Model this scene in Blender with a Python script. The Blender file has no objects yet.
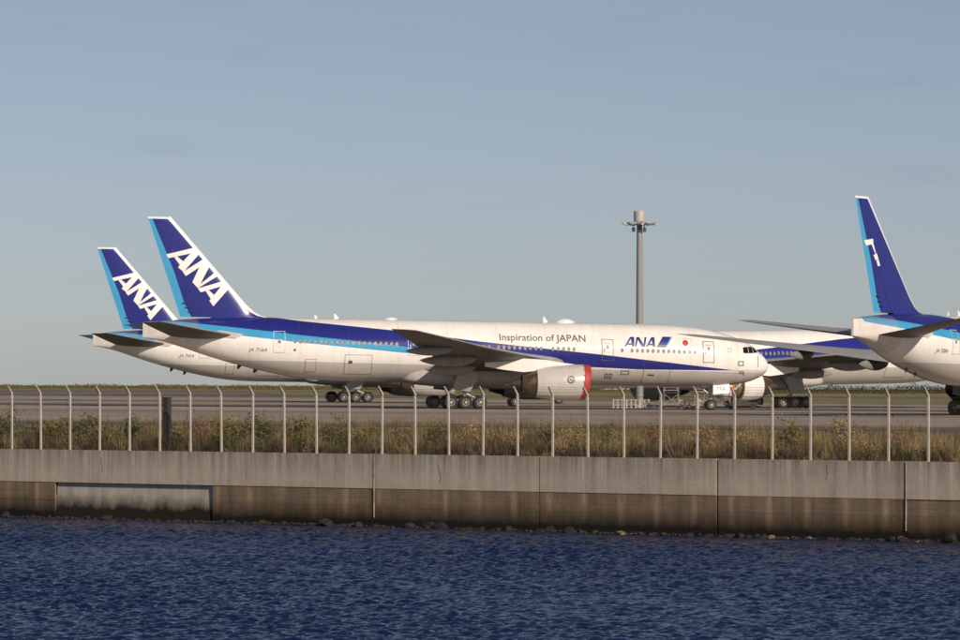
import bpy, bmesh, math, random
import numpy as np
from mathutils import Matrix, Vector
random.seed(7); rng = np.random.default_rng(11)
R = math.radians
scene = bpy.context.scene
C = scene.collection

# ------------------------------------------------------------------ camera, sky, sun, exposure
EYE = 2.95
cam = bpy.data.cameras.new('camera'); camo = bpy.data.objects.new('camera', cam); C.objects.link(camo)
camo.location = (0, 0, EYE); camo.rotation_euler = (R(90), 0, 0)
cam.sensor_width = 36; cam.lens = 36 * 4400 / 960.0; cam.shift_y = 59 / 960.0
cam.clip_start = 1; cam.clip_end = 9000
scene.camera = camo

SUN_AZ, SUN_EL = 32.0, 24.0           # degrees to the right of straight behind the camera, and up
world = bpy.data.worlds.new('World'); scene.world = world; world.use_nodes = True
wn, wl = world.node_tree.nodes, world.node_tree.links
bg = wn['Background']; bg.inputs['Strength'].default_value = 0.060
sky = wn.new('ShaderNodeTexSky'); sky.sky_type = 'NISHITA'; sky.sun_disc = False
sky.sun_elevation = R(SUN_EL); sky.sun_rotation = R(180 - SUN_AZ)
sky.altitude = 0; sky.air_density = 0.6; sky.dust_density = 0.3; sky.ozone_density = 1.6
hsv = wn.new('ShaderNodeHueSaturation'); hsv.inputs['Saturation'].default_value = 0.74; hsv.inputs['Value'].default_value = 1.0
wl.new(sky.outputs[0], hsv.inputs['Color'])
wm = wn.new('ShaderNodeMix'); wm.data_type = 'RGBA'; wm.blend_type = 'MULTIPLY'; wm.inputs[0].default_value = 1; wm.inputs[7].default_value = (1.0, .962, 1.0, 1)
wl.new(hsv.outputs[0], wm.inputs[6])
# thin smudges of low cloud, all round the horizon
tc = wn.new('ShaderNodeTexCoord'); mp = wn.new('ShaderNodeMapping'); mp.inputs['Scale'].default_value = (1, 1, 5.0); nz = wn.new('ShaderNodeTexNoise'); nz.inputs['Scale'].default_value = 17; nz.inputs['Detail'].default_value = 5; nz.inputs['Roughness'].default_value = .6
wl.new(tc.outputs['Generated'], mp.inputs['Vector']); wl.new(mp.outputs[0], nz.inputs['Vector'])
cr = wn.new('ShaderNodeValToRGB'); cr.color_ramp.elements[0].position = .57; cr.color_ramp.elements[0].color = (0, 0, 0, 1); cr.color_ramp.elements[1].position = .75; cr.color_ramp.elements[1].color = (.30, .30, .30, 1)
wl.new(nz.outputs['Fac'], cr.inputs[0])
wc2 = wn.new('ShaderNodeMix'); wc2.data_type = 'RGBA'; wc2.blend_type = 'MULTIPLY'; wc2.inputs[7].default_value = (.80, .78, .84, 1)
wl.new(cr.outputs[0], wc2.inputs[0]); wl.new(wm.outputs[2], wc2.inputs[6]); wl.new(wc2.outputs[2], bg.inputs['Color'])

sl = bpy.data.lights.new('sun', 'SUN'); sl.energy = 4.3; sl.angle = R(0.55); sl.color = (1.0, 0.85, 0.69)
so = bpy.data.objects.new('sun', sl); C.objects.link(so)
sd = Vector((math.sin(R(SUN_AZ)) * math.cos(R(SUN_EL)), -math.cos(R(SUN_AZ)) * math.cos(R(SUN_EL)), math.sin(R(SUN_EL))))
so.rotation_euler = sd.to_track_quat('Z', 'Y').to_euler(); so.location = (60, -80, 60)

vs = scene.view_settings
vs.view_transform = 'Standard'; vs.look = 'None'; vs.gamma = 1.0; vs.exposure = 0.0; vs.use_curve_mapping = False

# ------------------------------------------------------------------ helpers
class MB:
    """collects verts / faces with a material index, builds ONE mesh"""
    def __init__(s): s.v = []; s.f = []; s.m = []
    def add(s, vs, fs, mi=0):
        o = len(s.v); s.v += [tuple(map(float, p)) for p in vs]
        for q in fs: s.f.append([o + i for i in q]); s.m.append(mi)
    def box(s, a, b, mi=0):
        x0, y0, z0 = a; x1, y1, z1 = b
        s.add([(x0,y0,z0),(x1,y0,z0),(x1,y1,z0),(x0,y1,z0),(x0,y0,z1),(x1,y0,z1),(x1,y1,z1),(x0,y1,z1)],
              [(0,3,2,1),(4,5,6,7),(0,1,5,4),(1,2,6,5),(2,3,7,6),(3,0,4,7)], mi)
    def tube(s, p, q, r0, r1=None, n=8, mi=0, caps=True):
        r1 = r0 if r1 is None else r1
        p, q = Vector(p), Vector(q); d = (q - p).normalized()
        u = d.orthogonal().normalized(); w = d.cross(u)
        vs = []
        for c, r in ((p, r0), (q, r1)):
            for i in range(n):
                a = 2 * math.pi * i / n; vs.append(c + (u * math.cos(a) + w * math.sin(a)) * r)
        fs = [(i, (i + 1) % n, n + (i + 1) % n, n + i) for i in range(n)]
        if caps: fs += [tuple(range(n))[::-1], tuple(range(n, 2 * n))]
        s.add(vs, fs, mi)
    def loft(s, rings, mi=0, cap0=True, cap1=True):
        n = len(rings[0]); vs = [p for r in rings for p in r]; fs = []
        for k in range(len(rings) - 1):
            for i in range(n):
                j = (i + 1) % n
                fs.append((k * n + i, k * n + j, (k + 1) * n + j, (k + 1) * n + i))
        if cap0: fs.append(tuple(range(n))[::-1])
        if cap1: fs.append(tuple((len(rings) - 1) * n + i for i in range(n)))
        s.add(vs, fs, 0 if callable(mi) else mi)
        if callable(mi):
            k0 = len(s.m) - len(fs)
            for q in range(n * (len(rings) - 1)): s.m[k0 + q] = mi(q % n)
    def lathe(s, prof, axis='x', n=32, org=(0, 0, 0), mi=0, warp=None):
        rings = []
        for a, r in prof:
            ring = []
            for i in range(n):
                t = 2 * math.pi * i / n; c, d = math.cos(t) * r, math.sin(t) * r
                p = {'x': (a, c, d), 'y': (d, a, c), 'z': (c, d, a)}[axis]
                if warp: p = warp(p)
                ring.append((p[0] + org[0], p[1] + org[1], p[2] + org[2]))
            rings.append(ring)
        s.loft(rings, mi, False, False)
    def plate(s, poly, d, mi=0):
        """polygon (3D, planar) thickened by the vector d"""
        n = len(poly); vs = [tuple(p) for p in poly] + [tuple(Vector(p) + Vector(d)) for p in poly]
        fs = [tuple(range(n)), tuple(range(n, 2 * n))[::-1]] + [(i, n + i, n + (i + 1) % n, (i + 1) % n) for i in range(n)]
        s.add(vs, fs, mi)
    def mesh(s, name, mats, smooth=None):
        me = bpy.data.meshes.new(name); me.from_pydata(s.v, [], s.f)
        for m in mats: me.materials.append(m)
        if len(mats) > 1: me.polygons.foreach_set('material_index', s.m)
        bm = bmesh.new(); bm.from_mesh(me); bmesh.ops.recalc_face_normals(bm, faces=bm.faces); bm.to_mesh(me); bm.free()
        if smooth:
            me.polygons.foreach_set('use_smooth', [True] * len(me.polygons))
            me.set_sharp_from_angle(angle=R(smooth))
        me.update(); return me

CACHE = {}
def link(name, me, parent=None, loc=None, rot=None):
    o = bpy.data.objects.new(name, me); C.objects.link(o)
    if parent: o.parent = parent
    if loc: o.location = loc
    if rot: o.rotation_euler = rot
    return o
def build(name, mb, mats, parent=None, smooth=None, key=None, **kw):
    if key is not None and key in CACHE: me = CACHE[key]
    else:
        me = (mb() if callable(mb) else mb).mesh(name, mats if isinstance(mats, (list, tuple)) else [mats], smooth)
        if key is not None: CACHE[key] = me
    return link(name, me, parent, **kw)
def tag(o, label=None, cat=None, group=None, kind=None):
    if label: o['label'] = label
    if cat: o['category'] = cat
    if group: o['group'] = group
    if kind: o['kind'] = kind
    return o
def empty(name, loc, rz=0.0):
    o = bpy.data.objects.new(name, None); C.objects.link(o); o.location = loc; o.rotation_euler = (0, 0, rz)
    o.empty_display_size = 0.5; return o

# ------------------------------------------------------------------ materials
class NT:
    def __init__(s, name):
        s.m = bpy.data.materials.new(name); s.m.use_nodes = True
        s.n, s.l = s.m.node_tree.nodes, s.m.node_tree.links
        s.b = s.n['Principled BSDF']; s.coord = None
    def put(s, v, sock):
        if hasattr(v, 'is_linked'): s.l.new(v, sock)
        else: sock.default_value = v
    def obj(s):
        if not s.coord: s.coord = s.n.new('ShaderNodeTexCoord').outputs['Object']
        return s.coord
    def xyz(s):
        q = s.n.new('ShaderNodeSeparateXYZ'); s.l.new(s.obj(), q.inputs[0]); return q.outputs
    def math(s, op, a, b=0.0, clamp=False):
        q = s.n.new('ShaderNodeMath'); q.operation = op; q.use_clamp = clamp; s.put(a, q.inputs[0]); s.put(b, q.inputs[1]); return q.outputs[0]
    def mix(s, f, a, b, mode='MIX'):
        q = s.n.new('ShaderNodeMix'); q.data_type = 'RGBA'; q.blend_type = mode
        s.put(f, q.inputs[0]); s.put(a if hasattr(a, 'is_linked') else (*a, 1), q.inputs[6]); s.put(b if hasattr(b, 'is_linked') else (*b, 1), q.inputs[7]); return q.outputs[2]
    def noise(s, scale, detail=4, rough=.6, vec=None, stretch=None, out='Fac'):
        q = s.n.new('ShaderNodeTexNoise'); q.inputs['Scale'].default_value = scale; q.inputs['Detail'].default_value = detail; q.inputs['Roughness'].default_value = rough
        v = vec or s.obj()
        if stretch:
            mp = s.n.new('ShaderNodeMapping'); mp.inputs['Scale'].default_value = stretch; s.l.new(v, mp.inputs['Vector']); v = mp.outputs[0]
        s.l.new(v, q.inputs['Vector']); return q.outputs[out]
    def ramp(s, f, pts, interp='LINEAR'):
        q = s.n.new('ShaderNodeValToRGB'); q.color_ramp.interpolation = interp; e = q.color_ramp.elements
        while len(e) < len(pts): e.new(0.5)
        for i, (p, c) in enumerate(pts):
            e[i].position = p; e[i].color = (*c, 1) if isinstance(c, tuple) else (c, c, c, 1)
        s.l.new(f, q.inputs[0]); return q.outputs[0]
    def fcurve(s, val, x0, x1, y0, y1, pts):
        """piecewise linear function of a value"""
        q = s.n.new('ShaderNodeFloatCurve'); c = q.mapping.curves[0]
        pts = [(min(max((x - x0) / (x1 - x0), 0), 1), min(max((y - y0) / (y1 - y0), 0), 1)) for x, y in pts]
        while len(c.points) < len(pts): c.points.new(0.5, 0.5)
        for i, p in enumerate(pts): c.points[i].location = p; c.points[i].handle_type = 'VECTOR'
        q.mapping.update()
        t = s.math('DIVIDE', s.math('SUBTRACT', val, x0), x1 - x0, True); s.l.new(t, q.inputs['Value'])
        return s.math('ADD', s.math('MULTIPLY', q.outputs[0], y1 - y0), y0)
    def bump(s, h, strength=.3, dist=.02):
        q = s.n.new('ShaderNodeBump'); q.inputs['Strength'].default_value = strength; q.inputs['Distance'].default_value = dist
        s.l.new(h, q.inputs['Height']); s.l.new(q.outputs[0], s.b.inputs['Normal'])
    def done(s, col, rough=.5, metal=0.0, spec=.5):
        s.put(col if hasattr(col, 'is_linked') else (*col, 1), s.b.inputs['Base Color']); s.put(rough, s.b.inputs['Roughness'])
        s.b.inputs['Metallic'].default_value = metal; s.b.inputs['Specular IOR Level'].default_value = spec; return s.m

def plain(name, col, rough=.5, metal=0.0, var=.25, scale=3.0, spec=.5):
    t = NT(name); n = t.noise(scale, 4); lo = tuple(c * (1 - var) for c in col); hi = tuple(min(1, c * (1 + var)) for c in col)
    return t.done(t.ramp(n, [(.3, lo), (.7, hi)]), rough, metal, spec)

WHITE = (.80, .79, .77); BLUE = (.021, .027, .205); CYAN = (.055, .33, .60); BELLY = (.50, .485, .465)
def S3(s):       # station of the short body -> station of the stretched body
    return s + (5.33 if s > 17 else 5.33 * max(0, s - 13) / 4) + (4.8 if s > 41.5 else 4.8 * max(0, s - 36.5) / 5)
T_PTS = [(0,-1.42),(4,-1.40),(11.7,-.65),(17.8,-.04),(23.8,.49),(29.8,1.03),(38.2,1.98),(47.5,2.77),(51,3.2),(52.2,4),(80,4)]
B_PTS = [(0,-1.46),(4,-1.43),(13.7,-1.48),(19.75,-1.28),(27,-.72),(35.3,.12),(37.9,.48),(47.7,1.37),(50.9,1.71),(57.5,2.34),(60,2.58),(62,2.9),(64,3.2),(80,3.2)]
C_PTS = [(0,-1.46),(4,-1.43),(13.7,-1.48),(19.75,-1.28),(26,-.85),(30,-.72),(34.8,-.43),(37.8,-.18),(47.7,.63),(54,1.27),(58,1.72),(60.8,2.0),(61.9,2.15),(62.15,2.8),(80,3)]
G_PTS = [(0,-1.56),(16,-1.54),(38,-1.31),(50,-1.2),(58,-1.2),(80,-1.2)]
def dirt(t, col, amt=.09):
    a = t.noise(.35, 5, .65, stretch=(1, 1, .35)); b = t.noise(2.2, 5, .7, stretch=(.6, .6, .12))
    k = t.math('ADD', t.math('MULTIPLY', a, .5), t.math('MULTIPLY', b, .5))
    return t.mix(1.0, col, t.ramp(k, [(.34, tuple(1 - amt * q for q in (1.0, 1.15, 1.35))), (.56, (1.0, 1.0, 1.0))]), 'MULTIPLY')
def livery(name, fn):
    t = NT(name); x, y, z = t.xyz(); s = t.math('MULTIPLY', x, -1.0)
    cv = lambda pts: t.fcurve(s, 0, 80, -4, 4, [(fn(a), b) for a, b in pts])
    col = t.mix(t.math('GREATER_THAN', z, cv(G_PTS)), BELLY, WHITE)
    col = t.mix(t.math('GREATER_THAN', z, cv(C_PTS)), col, CYAN)
    col = t.mix(t.math('GREATER_THAN', z, cv(B_PTS)), col, BLUE)
    col = t.mix(t.math('GREATER_THAN', z, cv(T_PTS)), col, WHITE)
    # sooty tail end round the exhaust, frame joints of the skin
    soot = t.math('MULTIPLY', t.math('GREATER_THAN', s, fn(57.6)), t.math('MULTIPLY', t.noise(1.6, 5, .7, stretch=(.5, 1, 1.6)), .55))
    col = t.mix(soot, col, (.30, .25, .21))
    fr = t.math('LESS_THAN', t.math('FRACT', t.math('DIVIDE', t.math('ADD', s, 1.3), 4.9)), .006)
    col = t.mix(t.math('MULTIPLY', fr, .35), col, (.12, .11, .10))
    t.bump(t.noise(.9, 2, .4), .04, .05)
    sz = t.math('ABSOLUTE', t.math('SUBTRACT', t.math('FRACT', t.math('DIVIDE', t.math('ADD', z, .33), 1.35)), .5))
    col = t.mix(t.math('MULTIPLY', t.math('LESS_THAN', sz, .008), .16), col, (.12, .11, .10))
    return t.done(dirt(t, col, .12), .19, 0, .4)
def fin_livery(name, off):
    t = NT(name); x, y, z = t.xyz(); s = t.math('SUBTRACT', t.math('MULTIPLY', x, -1.0), off)
    le = t.fcurve(z, 0, 14, 48, 65, [(0,48),(2.9,49.6),(3.22,51.2),(3.6,51.95),(4.37,52.82),(12.79,60.33),(14,61.4)])
    cy = t.fcurve(z, 0, 14, 48, 65, [(0,57),(2.6,57.7),(3.1,58.25),(4.36,58.9),(7.53,59.98),(12.55,62.15),(14,62.8)])
    col = t.mix(t.math('GREATER_THAN', s, cy), BLUE, CYAN)
    wh = t.math('MAXIMUM', t.math('LESS_THAN', t.math('SUBTRACT', s, le), .47), t.math('GREATER_THAN', z, 12.60))
    col = t.mix(wh, col, WHITE)
    return t.done(dirt(t, col, .10), .2, 0, .4)
M = {}
M['body'] = livery('airliner_paint', lambda s: s); M['body3'] = livery('airliner_paint_long', S3)
M['fin'] = fin_livery('fin_paint', 0.0); M['fin3'] = fin_livery('fin_paint_long', 10.13)
def soft(name, col, rough=.3, amt=.15):
    t = NT(name); q = t.n.new('ShaderNodeRGB'); q.outputs[0].default_value = (*col, 1); return t.done(dirt(t, q.outputs[0], amt), rough)
M['white'] = soft('white_paint', WHITE); M['belly'] = soft('grey_belly_paint', BELLY); M['cowl'] = soft('cowl_paint', (.52, .505, .485))
M['wing'] = soft('wing_underside_shaded', (.075, .07, .066), .5, .3); M['wingtop'] = soft('wing_grey_paint', (.36, .36, .365), .4, .2); M['fair'] = soft('fairing_paint', (.52, .51, .49), .35, .25); M['flapfair'] = soft('flap_fairing_paint', (.25, .24, .23), .4, .3)  # wing and stabiliser undersides: same grey as the top, darkened to paint in shade
M['decalblue'] = plain('logo_blue', BLUE, .35, var=.06); M['decalcyan'] = plain('logo_cyan', CYAN, .35, var=.06)
M['decalwhite'] = plain('logo_white', (.80, .79, .77), .35, var=.04); M['greytext'] = plain('grey_lettering', (.075, .07, .10), .4, var=.1)
M['red'] = plain('flag_red', (.45, .03, .022), .4, var=.06); M['mark'] = plain('dark_marking', (.10, .09, .085), .5)
M['line'] = plain('door_outline', (.095, .085, .078), .5); M['paleline'] = plain('pale_door_outline', (.58, .60, .62), .4)
M['win'] = plain('cabin_window_blind', (.19, .178, .165), .3, var=.45, scale=1.9, spec=.3); M['glass'] = plain('cockpit_glass', (.012, .012, .013), .06)
M['cover'] = plain('red_inlet_cover', (.37, .04, .035), .6, var=.25, scale=2)
M['core'] = plain('exhaust_metal', (.16, .115, .085), .38, .75, var=.35, scale=1.5); M['black'] = plain('sooty_black', (.012, .011, .010), .6)
M['tyre'] = plain('tyre_rubber', (.022, .021, .020), .8); M['hub'] = plain('wheel_hub', (.52, .50, .47), .45, .2)
M['strut'] = plain('gear_strut_grey', (.42, .41, .40), .4, .3); M['doorgrey'] = plain('gear_door_paint', (.32, .315, .31), .4, var=.12)
M['brass'] = plain('bare_fan_case', (.30, .23, .15), .45, .5, var=.5, scale=4); M['orange'] = plain('orange_cloth', (.62, .15, .04), .7)
M['steel'] = plain('galvanised_steel', (.36, .35, .34), .5, .35, var=.2); M['safety'] = plain('white_rail_paint', (.46, .445, .42), .5)
M['dark'] = plain('dark_machinery', (.05, .048, .05), .55, .2, var=.5); M['salmon'] = plain('faded_orange_plastic', (.66, .24, .13), .6)

# ------------------------------------------------------------------ ground, pavements, water
def g(X): return -0.02 - 0.0075 * min(90.0, max(-90.0, X))
def ywall(X): return 200.87 - .797 * X
def yedge(X): return max(250 + .2 * X, ywall(X) + 15)
WALL_TOP, WATER = -0.55, -3.95
DU = Vector((.782, -.6233, 0)); WANG = math.atan2(-.6233, .782); NOUT = Vector((-.6233, -.782, 0)); ORG = Vector((-24, 220, 0))
def wpt(u, out, z): return ORG + DU * u + NOUT * out + Vector((0, 0, z))

def grid(name, xs, rows, mat, fz):
    """xs columns, rows = list of functions X -> Y"""
    nx, ny = len(xs), len(rows)
    v = [(x, r(x), fz(x, r(x))) for r in rows for x in xs]
    f = [(j * nx + i, j * nx + i + 1, (j + 1) * nx + i + 1, (j + 1) * nx + i) for j in range(ny - 1) for i in range(nx - 1)]
    me = bpy.data.meshes.new(name); me.from_pydata(v, [], f); me.materials.append(mat); return me
t = NT('dry_soil'); n = t.noise(.6, 6, .7); t.bump(t.noise(6, 4), .6, .1)
m_soil = t.done(t.ramp(n, [(.3, (.10, .075, .05)), (.55, (.17, .13, .08)), (.75, (.13, .12, .06))]), .95)
def zland(X, Y):
    a, b = ywall(X) + .8, yedge(X)
    k = min(1, max(0, (Y - a) / (b - a))); k = k * k * (3 - 2 * k)
    bumpy = .10 * math.sin(X * .9 + Y * .31) * math.sin(Y * .53 - X * .2) * k * (1 - k) * 3
    return (WALL_TOP - .08) * (1 - k) + (g(X) - .02) * k + bumpy
xs = [-420, -300, -200, -140] + list(np.arange(-100, 100.1, 4)) + [140, 170]
rows = [lambda X: ywall(X) + .22] + [(lambda X, q=q: ywall(X) + .8 + (yedge(X) - ywall(X) - .8) * q) for q in np.linspace(0, 1, 16)] + [lambda X, q=q: max(yedge(X) + 2, q) for q in (480, 700, 1000, 1500)]
me = grid('ground', xs, rows, m_soil, zland); tag(link('ground', me), kind='structure')

t = NT('apron_pavement'); x, y, z = t.xyz()
warp = t.math('ADD', y, t.math('MULTIPLY', t.math('SUBTRACT', t.noise(.02, 3, stretch=(1, .3, 1)), .5), 10.0))
Y0, Y1 = 200.0, 1300.0; P = lambda q: (q - Y0) / (Y1 - Y0)
tan, tan2, dk, gy, dk2 = (.37, .305, .248), (.41, .342, .28), (.15, .126, .105), (.20, .168, .145), (.13, .112, .096)
bands = [(200, dk2), (289, dk2), (293, tan), (368, tan), (372, (.26,.212,.172)), (384, (.26,.212,.172)), (388, tan2), (438, tan2), (441, dk), (474, dk), (478, tan), (522, tan), (525, (.23,.19,.158)), (540, (.23,.19,.158)), (544, tan2), (640, tan), (650, gy), (1300, gy)]
col = t.ramp(t.math('DIVIDE', t.math('SUBTRACT', warp, Y0), Y1 - Y0), [(P(a), c) for a, c in bands])
mott = t.noise(.05, 6, .7, stretch=(.25, 1, 1)); fine = t.noise(1.1, 4, .7, stretch=(.3, 1, 1))
col = t.mix(1.0, col, t.ramp(mott, [(.3, .78), (.7, 1.12)]), 'MULTIPLY'); col = t.mix(1.0, col, t.ramp(fine, [(.3, .9), (.7, 1.05)]), 'MULTIPLY')
m_apron = t.done(col, .85, 0, .3)
axs = [-420, -90, -45, 0, 45, 90, 170]
me = grid('apron', axs, [lambda X: yedge(X) + 1, lambda X: max(yedge(X) + 4, 420), lambda X: max(yedge(X) + 6, 700), lambda X: 1200], m_apron, lambda X, Y: g(X))
tag(link('apron', me), kind='structure')
t = NT('far_grass'); n1 = t.noise(.05, 5, .65, stretch=(.4, 1, 1)); n2 = t.noise(.9, 5, .8, stretch=(.5, .12, 1))
col = t.ramp(n1, [(.3, (.24, .175, .075)), (.5, (.21, .180, .066)), (.7, (.165, .165, .055))]); col = t.mix(1, col, t.ramp(n2, [(.3, .65), (.7, 1.25)]), 'MULTIPLY')
m_fgrass = t.done(col, .95)
GE = [(-420, 1000), (-75, 940), (-46, 860), (-40, 810), (-30, 690), (-6, 655), (3, 648), (22, 596), (55, 578), (90, 570), (170, 560)]
gx = [a for a, b in GE]; ge = lambda X: float(np.interp(X, gx, [b for a, b in GE]))
me = grid('far_grass_field', gx, [lambda X: ge(X), lambda X: ge(X) + 3, lambda X: max(ge(X) + 20, 1100), lambda X: 1480], m_fgrass, lambda X, Y: g(X) + (.015 if Y <= ge(X) + .1 else .12))
tag(link('far_grass_field', me), kind='structure')

# river: a displaced sheet, fine where the camera looks
def sheet(lo, d0, d1, hi, step, coarse):
    a = np.arange(d0, d1, step); l = np.linspace(lo, d0, coarse, endpoint=False); h = np.linspace(d1, hi, coarse); return np.concatenate([l, a, h])
wy = np.concatenate([np.linspace(-60, 110, 16, endpoint=False), np.arange(110, 224, .105), np.linspace(224, 420, 10)])
wc = np.concatenate([np.linspace(-2.2, -.128, 12, endpoint=False), np.linspace(-.128, .128, 720), np.linspace(.128, 2.2, 13)[1:]])   # columns fan out so that the mesh stays evenly fine
GX = wc[None, :] * (np.abs(wy[:, None]) + 40) * 1.0; GY = np.repeat(wy[:, None], len(wc), 1); Z = np.zeros_like(GX)
r2 = np.random.default_rng(5)
for k in range(70):
    lam = .19 * (6.5 ** r2.random()); th = R(97) + r2.normal() * .62; kk = 2 * np.pi / lam
    amp = .0104 * lam
    w = kk * (GX * np.cos(th) + GY * np.sin(th)) + r2.random() * 6.28 + .6 * np.sin(GX * .37 + k) * np.sin(GY * .29 + 2 * k)
    Z += amp * (np.sin(w) + .25 * np.cos(2 * w))
gust = .92 + .2 * np.sin(GX * .21 + 1.5 * np.sin(GY * .05)) * np.sin(GY * .083 + GX * .04)
Z *= np.clip(gust, .6, 1.2)
V = np.stack([GX, GY, Z], -1).reshape(-1, 3); ny, nx = GX.shape
idx = np.arange(ny * nx).reshape(ny, nx)
Fq = np.stack([idx[:-1, :-1], idx[:-1, 1:], idx[1:, 1:], idx[1:, :-1]], -1).reshape(-1, 4)
def np_mesh(name, V, Fc, mat, smooth=False):
    k = Fc.shape[1]; me = bpy.data.meshes.new(name)
    me.vertices.add(len(V)); me.vertices.foreach_set('co', V.astype(np.float32).ravel())
    me.loops.add(Fc.size); me.loops.foreach_set('vertex_index', Fc.astype(np.int32).ravel())
    me.polygons.add(len(Fc)); me.polygons.foreach_set('loop_start', np.arange(0, Fc.size, k, dtype=np.int32))
    me.polygons.foreach_set('loop_total', np.full(len(Fc), k, dtype=np.int32))
    if smooth: me.polygons.foreach_set('use_smooth', np.ones(len(Fc), dtype=bool))
    me.materials.append(mat); me.update(calc_edges=True); return me
t = NT('river_water'); t.bump(t.noise(7.0, 5, .65, stretch=(.6, 1.5, 1)), .6, .05)
m_water = t.done((.004, .013, .056), .05, 0, .5); t.b.inputs['IOR'].default_value = 1.33
tag(link('river', np_mesh('river', V, Fq, m_water, True), loc=(0, 0, WATER)), kind='structure')

# ------------------------------------------------------------------ sea wall (each panel and each course of the lower wall is a part)
def wall_mat(name, lower):
    t = NT(name); x, y, z = t.xyz()
    streak = t.noise(1.0, 6, .75, stretch=(1.9, .2, .10)); blot = t.noise(.55, 5, .7); fine = t.noise(9, 5, .7)
    k = t.math('ADD', t.math('MULTIPLY', streak, .62), t.math('MULTIPLY', blot, .38))
    if not lower:
        col = t.ramp(k, [(.30, (.22, .182, .146)), (.44, (.43, .372, .308)), (.58, (.54, .474, .40)), (.75, (.61, .54, .455))])
        # run-off stains that start at the coping
        top = t.math('MULTIPLY', t.math('DIVIDE', t.math('ADD', z, 1.15), 1.15, True), t.ramp(streak, [(.40, .85), (.62, .0)]))
        col = t.mix(t.math('MULTIPLY', top, .7), col, (.10, .085, .07))
    else:
        col = t.ramp(k, [(.30, (.09, .064, .042)), (.5, (.21, .156, .106)), (.7, (.33, .25, .178))])
        # pale lime runs every two metres
        fr = t.math('ABSOLUTE', t.math('SUBTRACT', t.math('FRACT', t.math('ADD', t.math('DIVIDE', x, 2.006), .22)), .5))
        run = t.math('MULTIPLY', t.math('SUBTRACT', 1.0, t.math('DIVIDE', fr, .14), True), t.math('MULTIPLY', t.ramp(t.noise(1.3, 4, .6, stretch=(1, 1, .5)), [(.35, .05), (.65, .95)]), 1.0))
        col = t.mix(run, col, (.46, .32, .21))
    # tide mark: wet weed near the water
    wet = t.math('ADD', z, t.math('MULTIPLY', t.math('SUBTRACT', t.noise(1.4, 5, .7, stretch=(1, 1, .3)), .5), .55))
    wf = t.math('DIVIDE', t.math('SUBTRACT', -2.15 if lower else -2.55, wet), .95, True)
    col = t.mix(wf, col, (.013, .011, .009))
    col = t.mix(1, col, t.ramp(fine, [(.3, .85), (.7, 1.08)]), 'MULTIPLY')
    t.bump(fine, .35, .02)
    return t.done(col, .9, 0, .25)
m_wall, m_low = wall_mat('sea_wall_concrete', False), wall_mat('stained_lower_concrete', True)
m_seal = plain('pale_joint_sealant', (.30, .265, .215), .8, var=.5)
t = NT('recess_concrete'); x, y, z = t.xyz(); n = t.noise(1.2, 6, .7, stretch=(1.6, .3, .25)); w = t.math('ADD', z, t.math('MULTIPLY', t.math('SUBTRACT', t.noise(1.2, 6, .75, stretch=(1, 1, .4)), .5), 1.1))
col = t.ramp(n, [(.3, (.33, .29, .245)), (.7, (.54, .485, .42))]); col = t.mix(t.math('DIVIDE', t.math('SUBTRACT', -2.12, w), .75, True), col, (.022, .017, .012)); t.bump(t.noise(8, 4), .3, .02)
m_rec = t.done(col, .9, 0, .25)
wall = empty('sea_wall', wpt(28, 0, WATER), WANG)
tag(wall, 'long grey concrete sea wall with dark tide-stained foot along the river', 'wall')
JN = [-66, -46, -36, -26, -16, -6.0, 3.81, 14.25, 24.38, 34.10, 43.96, 53.78, 64, 74, 84, 94, 104]
wl0 = (-28.0, 0, WALL_TOP - WATER)            # local coordinates: x = u - 28, z from the coping
BZ = -1.60                                    # underside of the upper wall below the coping
for i in range(len(JN) - 1):
    a, b = JN[i], JN[i + 1]; gap = .045 if i in (9, 10) else .014
    mb = MB(); mb.box((a + gap, 0, BZ), (b - gap, .55, 0)); pz = random.uniform(-.012, .012)
    build('wall_panel', mb, m_wall, wall, loc=(wl0[0], pz, wl0[2]))
    mb = MB(); pale_j = i in (8, 11); mb.box((a - .013, .06, -2.95), (a + .013, .4, -.01)) if pale_j else mb.box((a + gap + .02, .06, BZ - .6), (a - gap, .4, -.01))     # dark filler at the back of the joint
    build('joint_filler', mb, m_seal if i in (8, 11) else M['black'], wall, loc=(wl0[0], -.092 if i in (8, 11) else .05, wl0[2]))
    for _ in range(1 if i % 2 == 0 else 0):       # hairline cracks
        cx, cz = random.uniform(a + 1, b - 1), random.uniform(-.1, -.7); mb = MB(); p = Vector((cx, -.004, cz))
        for _k in range(7):
            q = p + Vector((random.uniform(-.05, .05), 0, -random.uniform(.06, .16))); mb.tube(p, q, .008, .005, 4); p = q
        build('crack', mb, M['black'], wall, loc=(wl0[0], pz, wl0[2]))
    if i == 6:                                # the recessed, cleaner panel
        mb = MB(); mb.add([(a+.03,.17,BZ-.004),(b-.03,.17,BZ-.004),(b-.03,.05,-3.9),(a+.03,.05,-3.9),(a+.03,.60,BZ-.004),(b-.03,.60,BZ-.004),(b-.03,.60,-3.9),(a+.03,.60,-3.9)],
                          [(0,1,2,3),(7,6,5,4),(0,4,5,1),(3,2,6,7),(0,3,7,4),(1,5,6,2)])
        build('recessed_panel', mb, m_rec, wall, loc=wl0)
        continue
    zz = [BZ - .006, -2.02 + random.uniform(-.09, .09), -2.42 + random.uniform(-.1, .1), -4.6]
    for k in range(3):
        mb = MB(); o = random.uniform(-.006, .012)
        mb.box((a + gap, .02 + o, zz[k + 1] + (.007 if k < 2 else 0)), (b - gap, .55, zz[k]))
        build('wall_course', mb, m_low, wall, loc=wl0)

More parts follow.
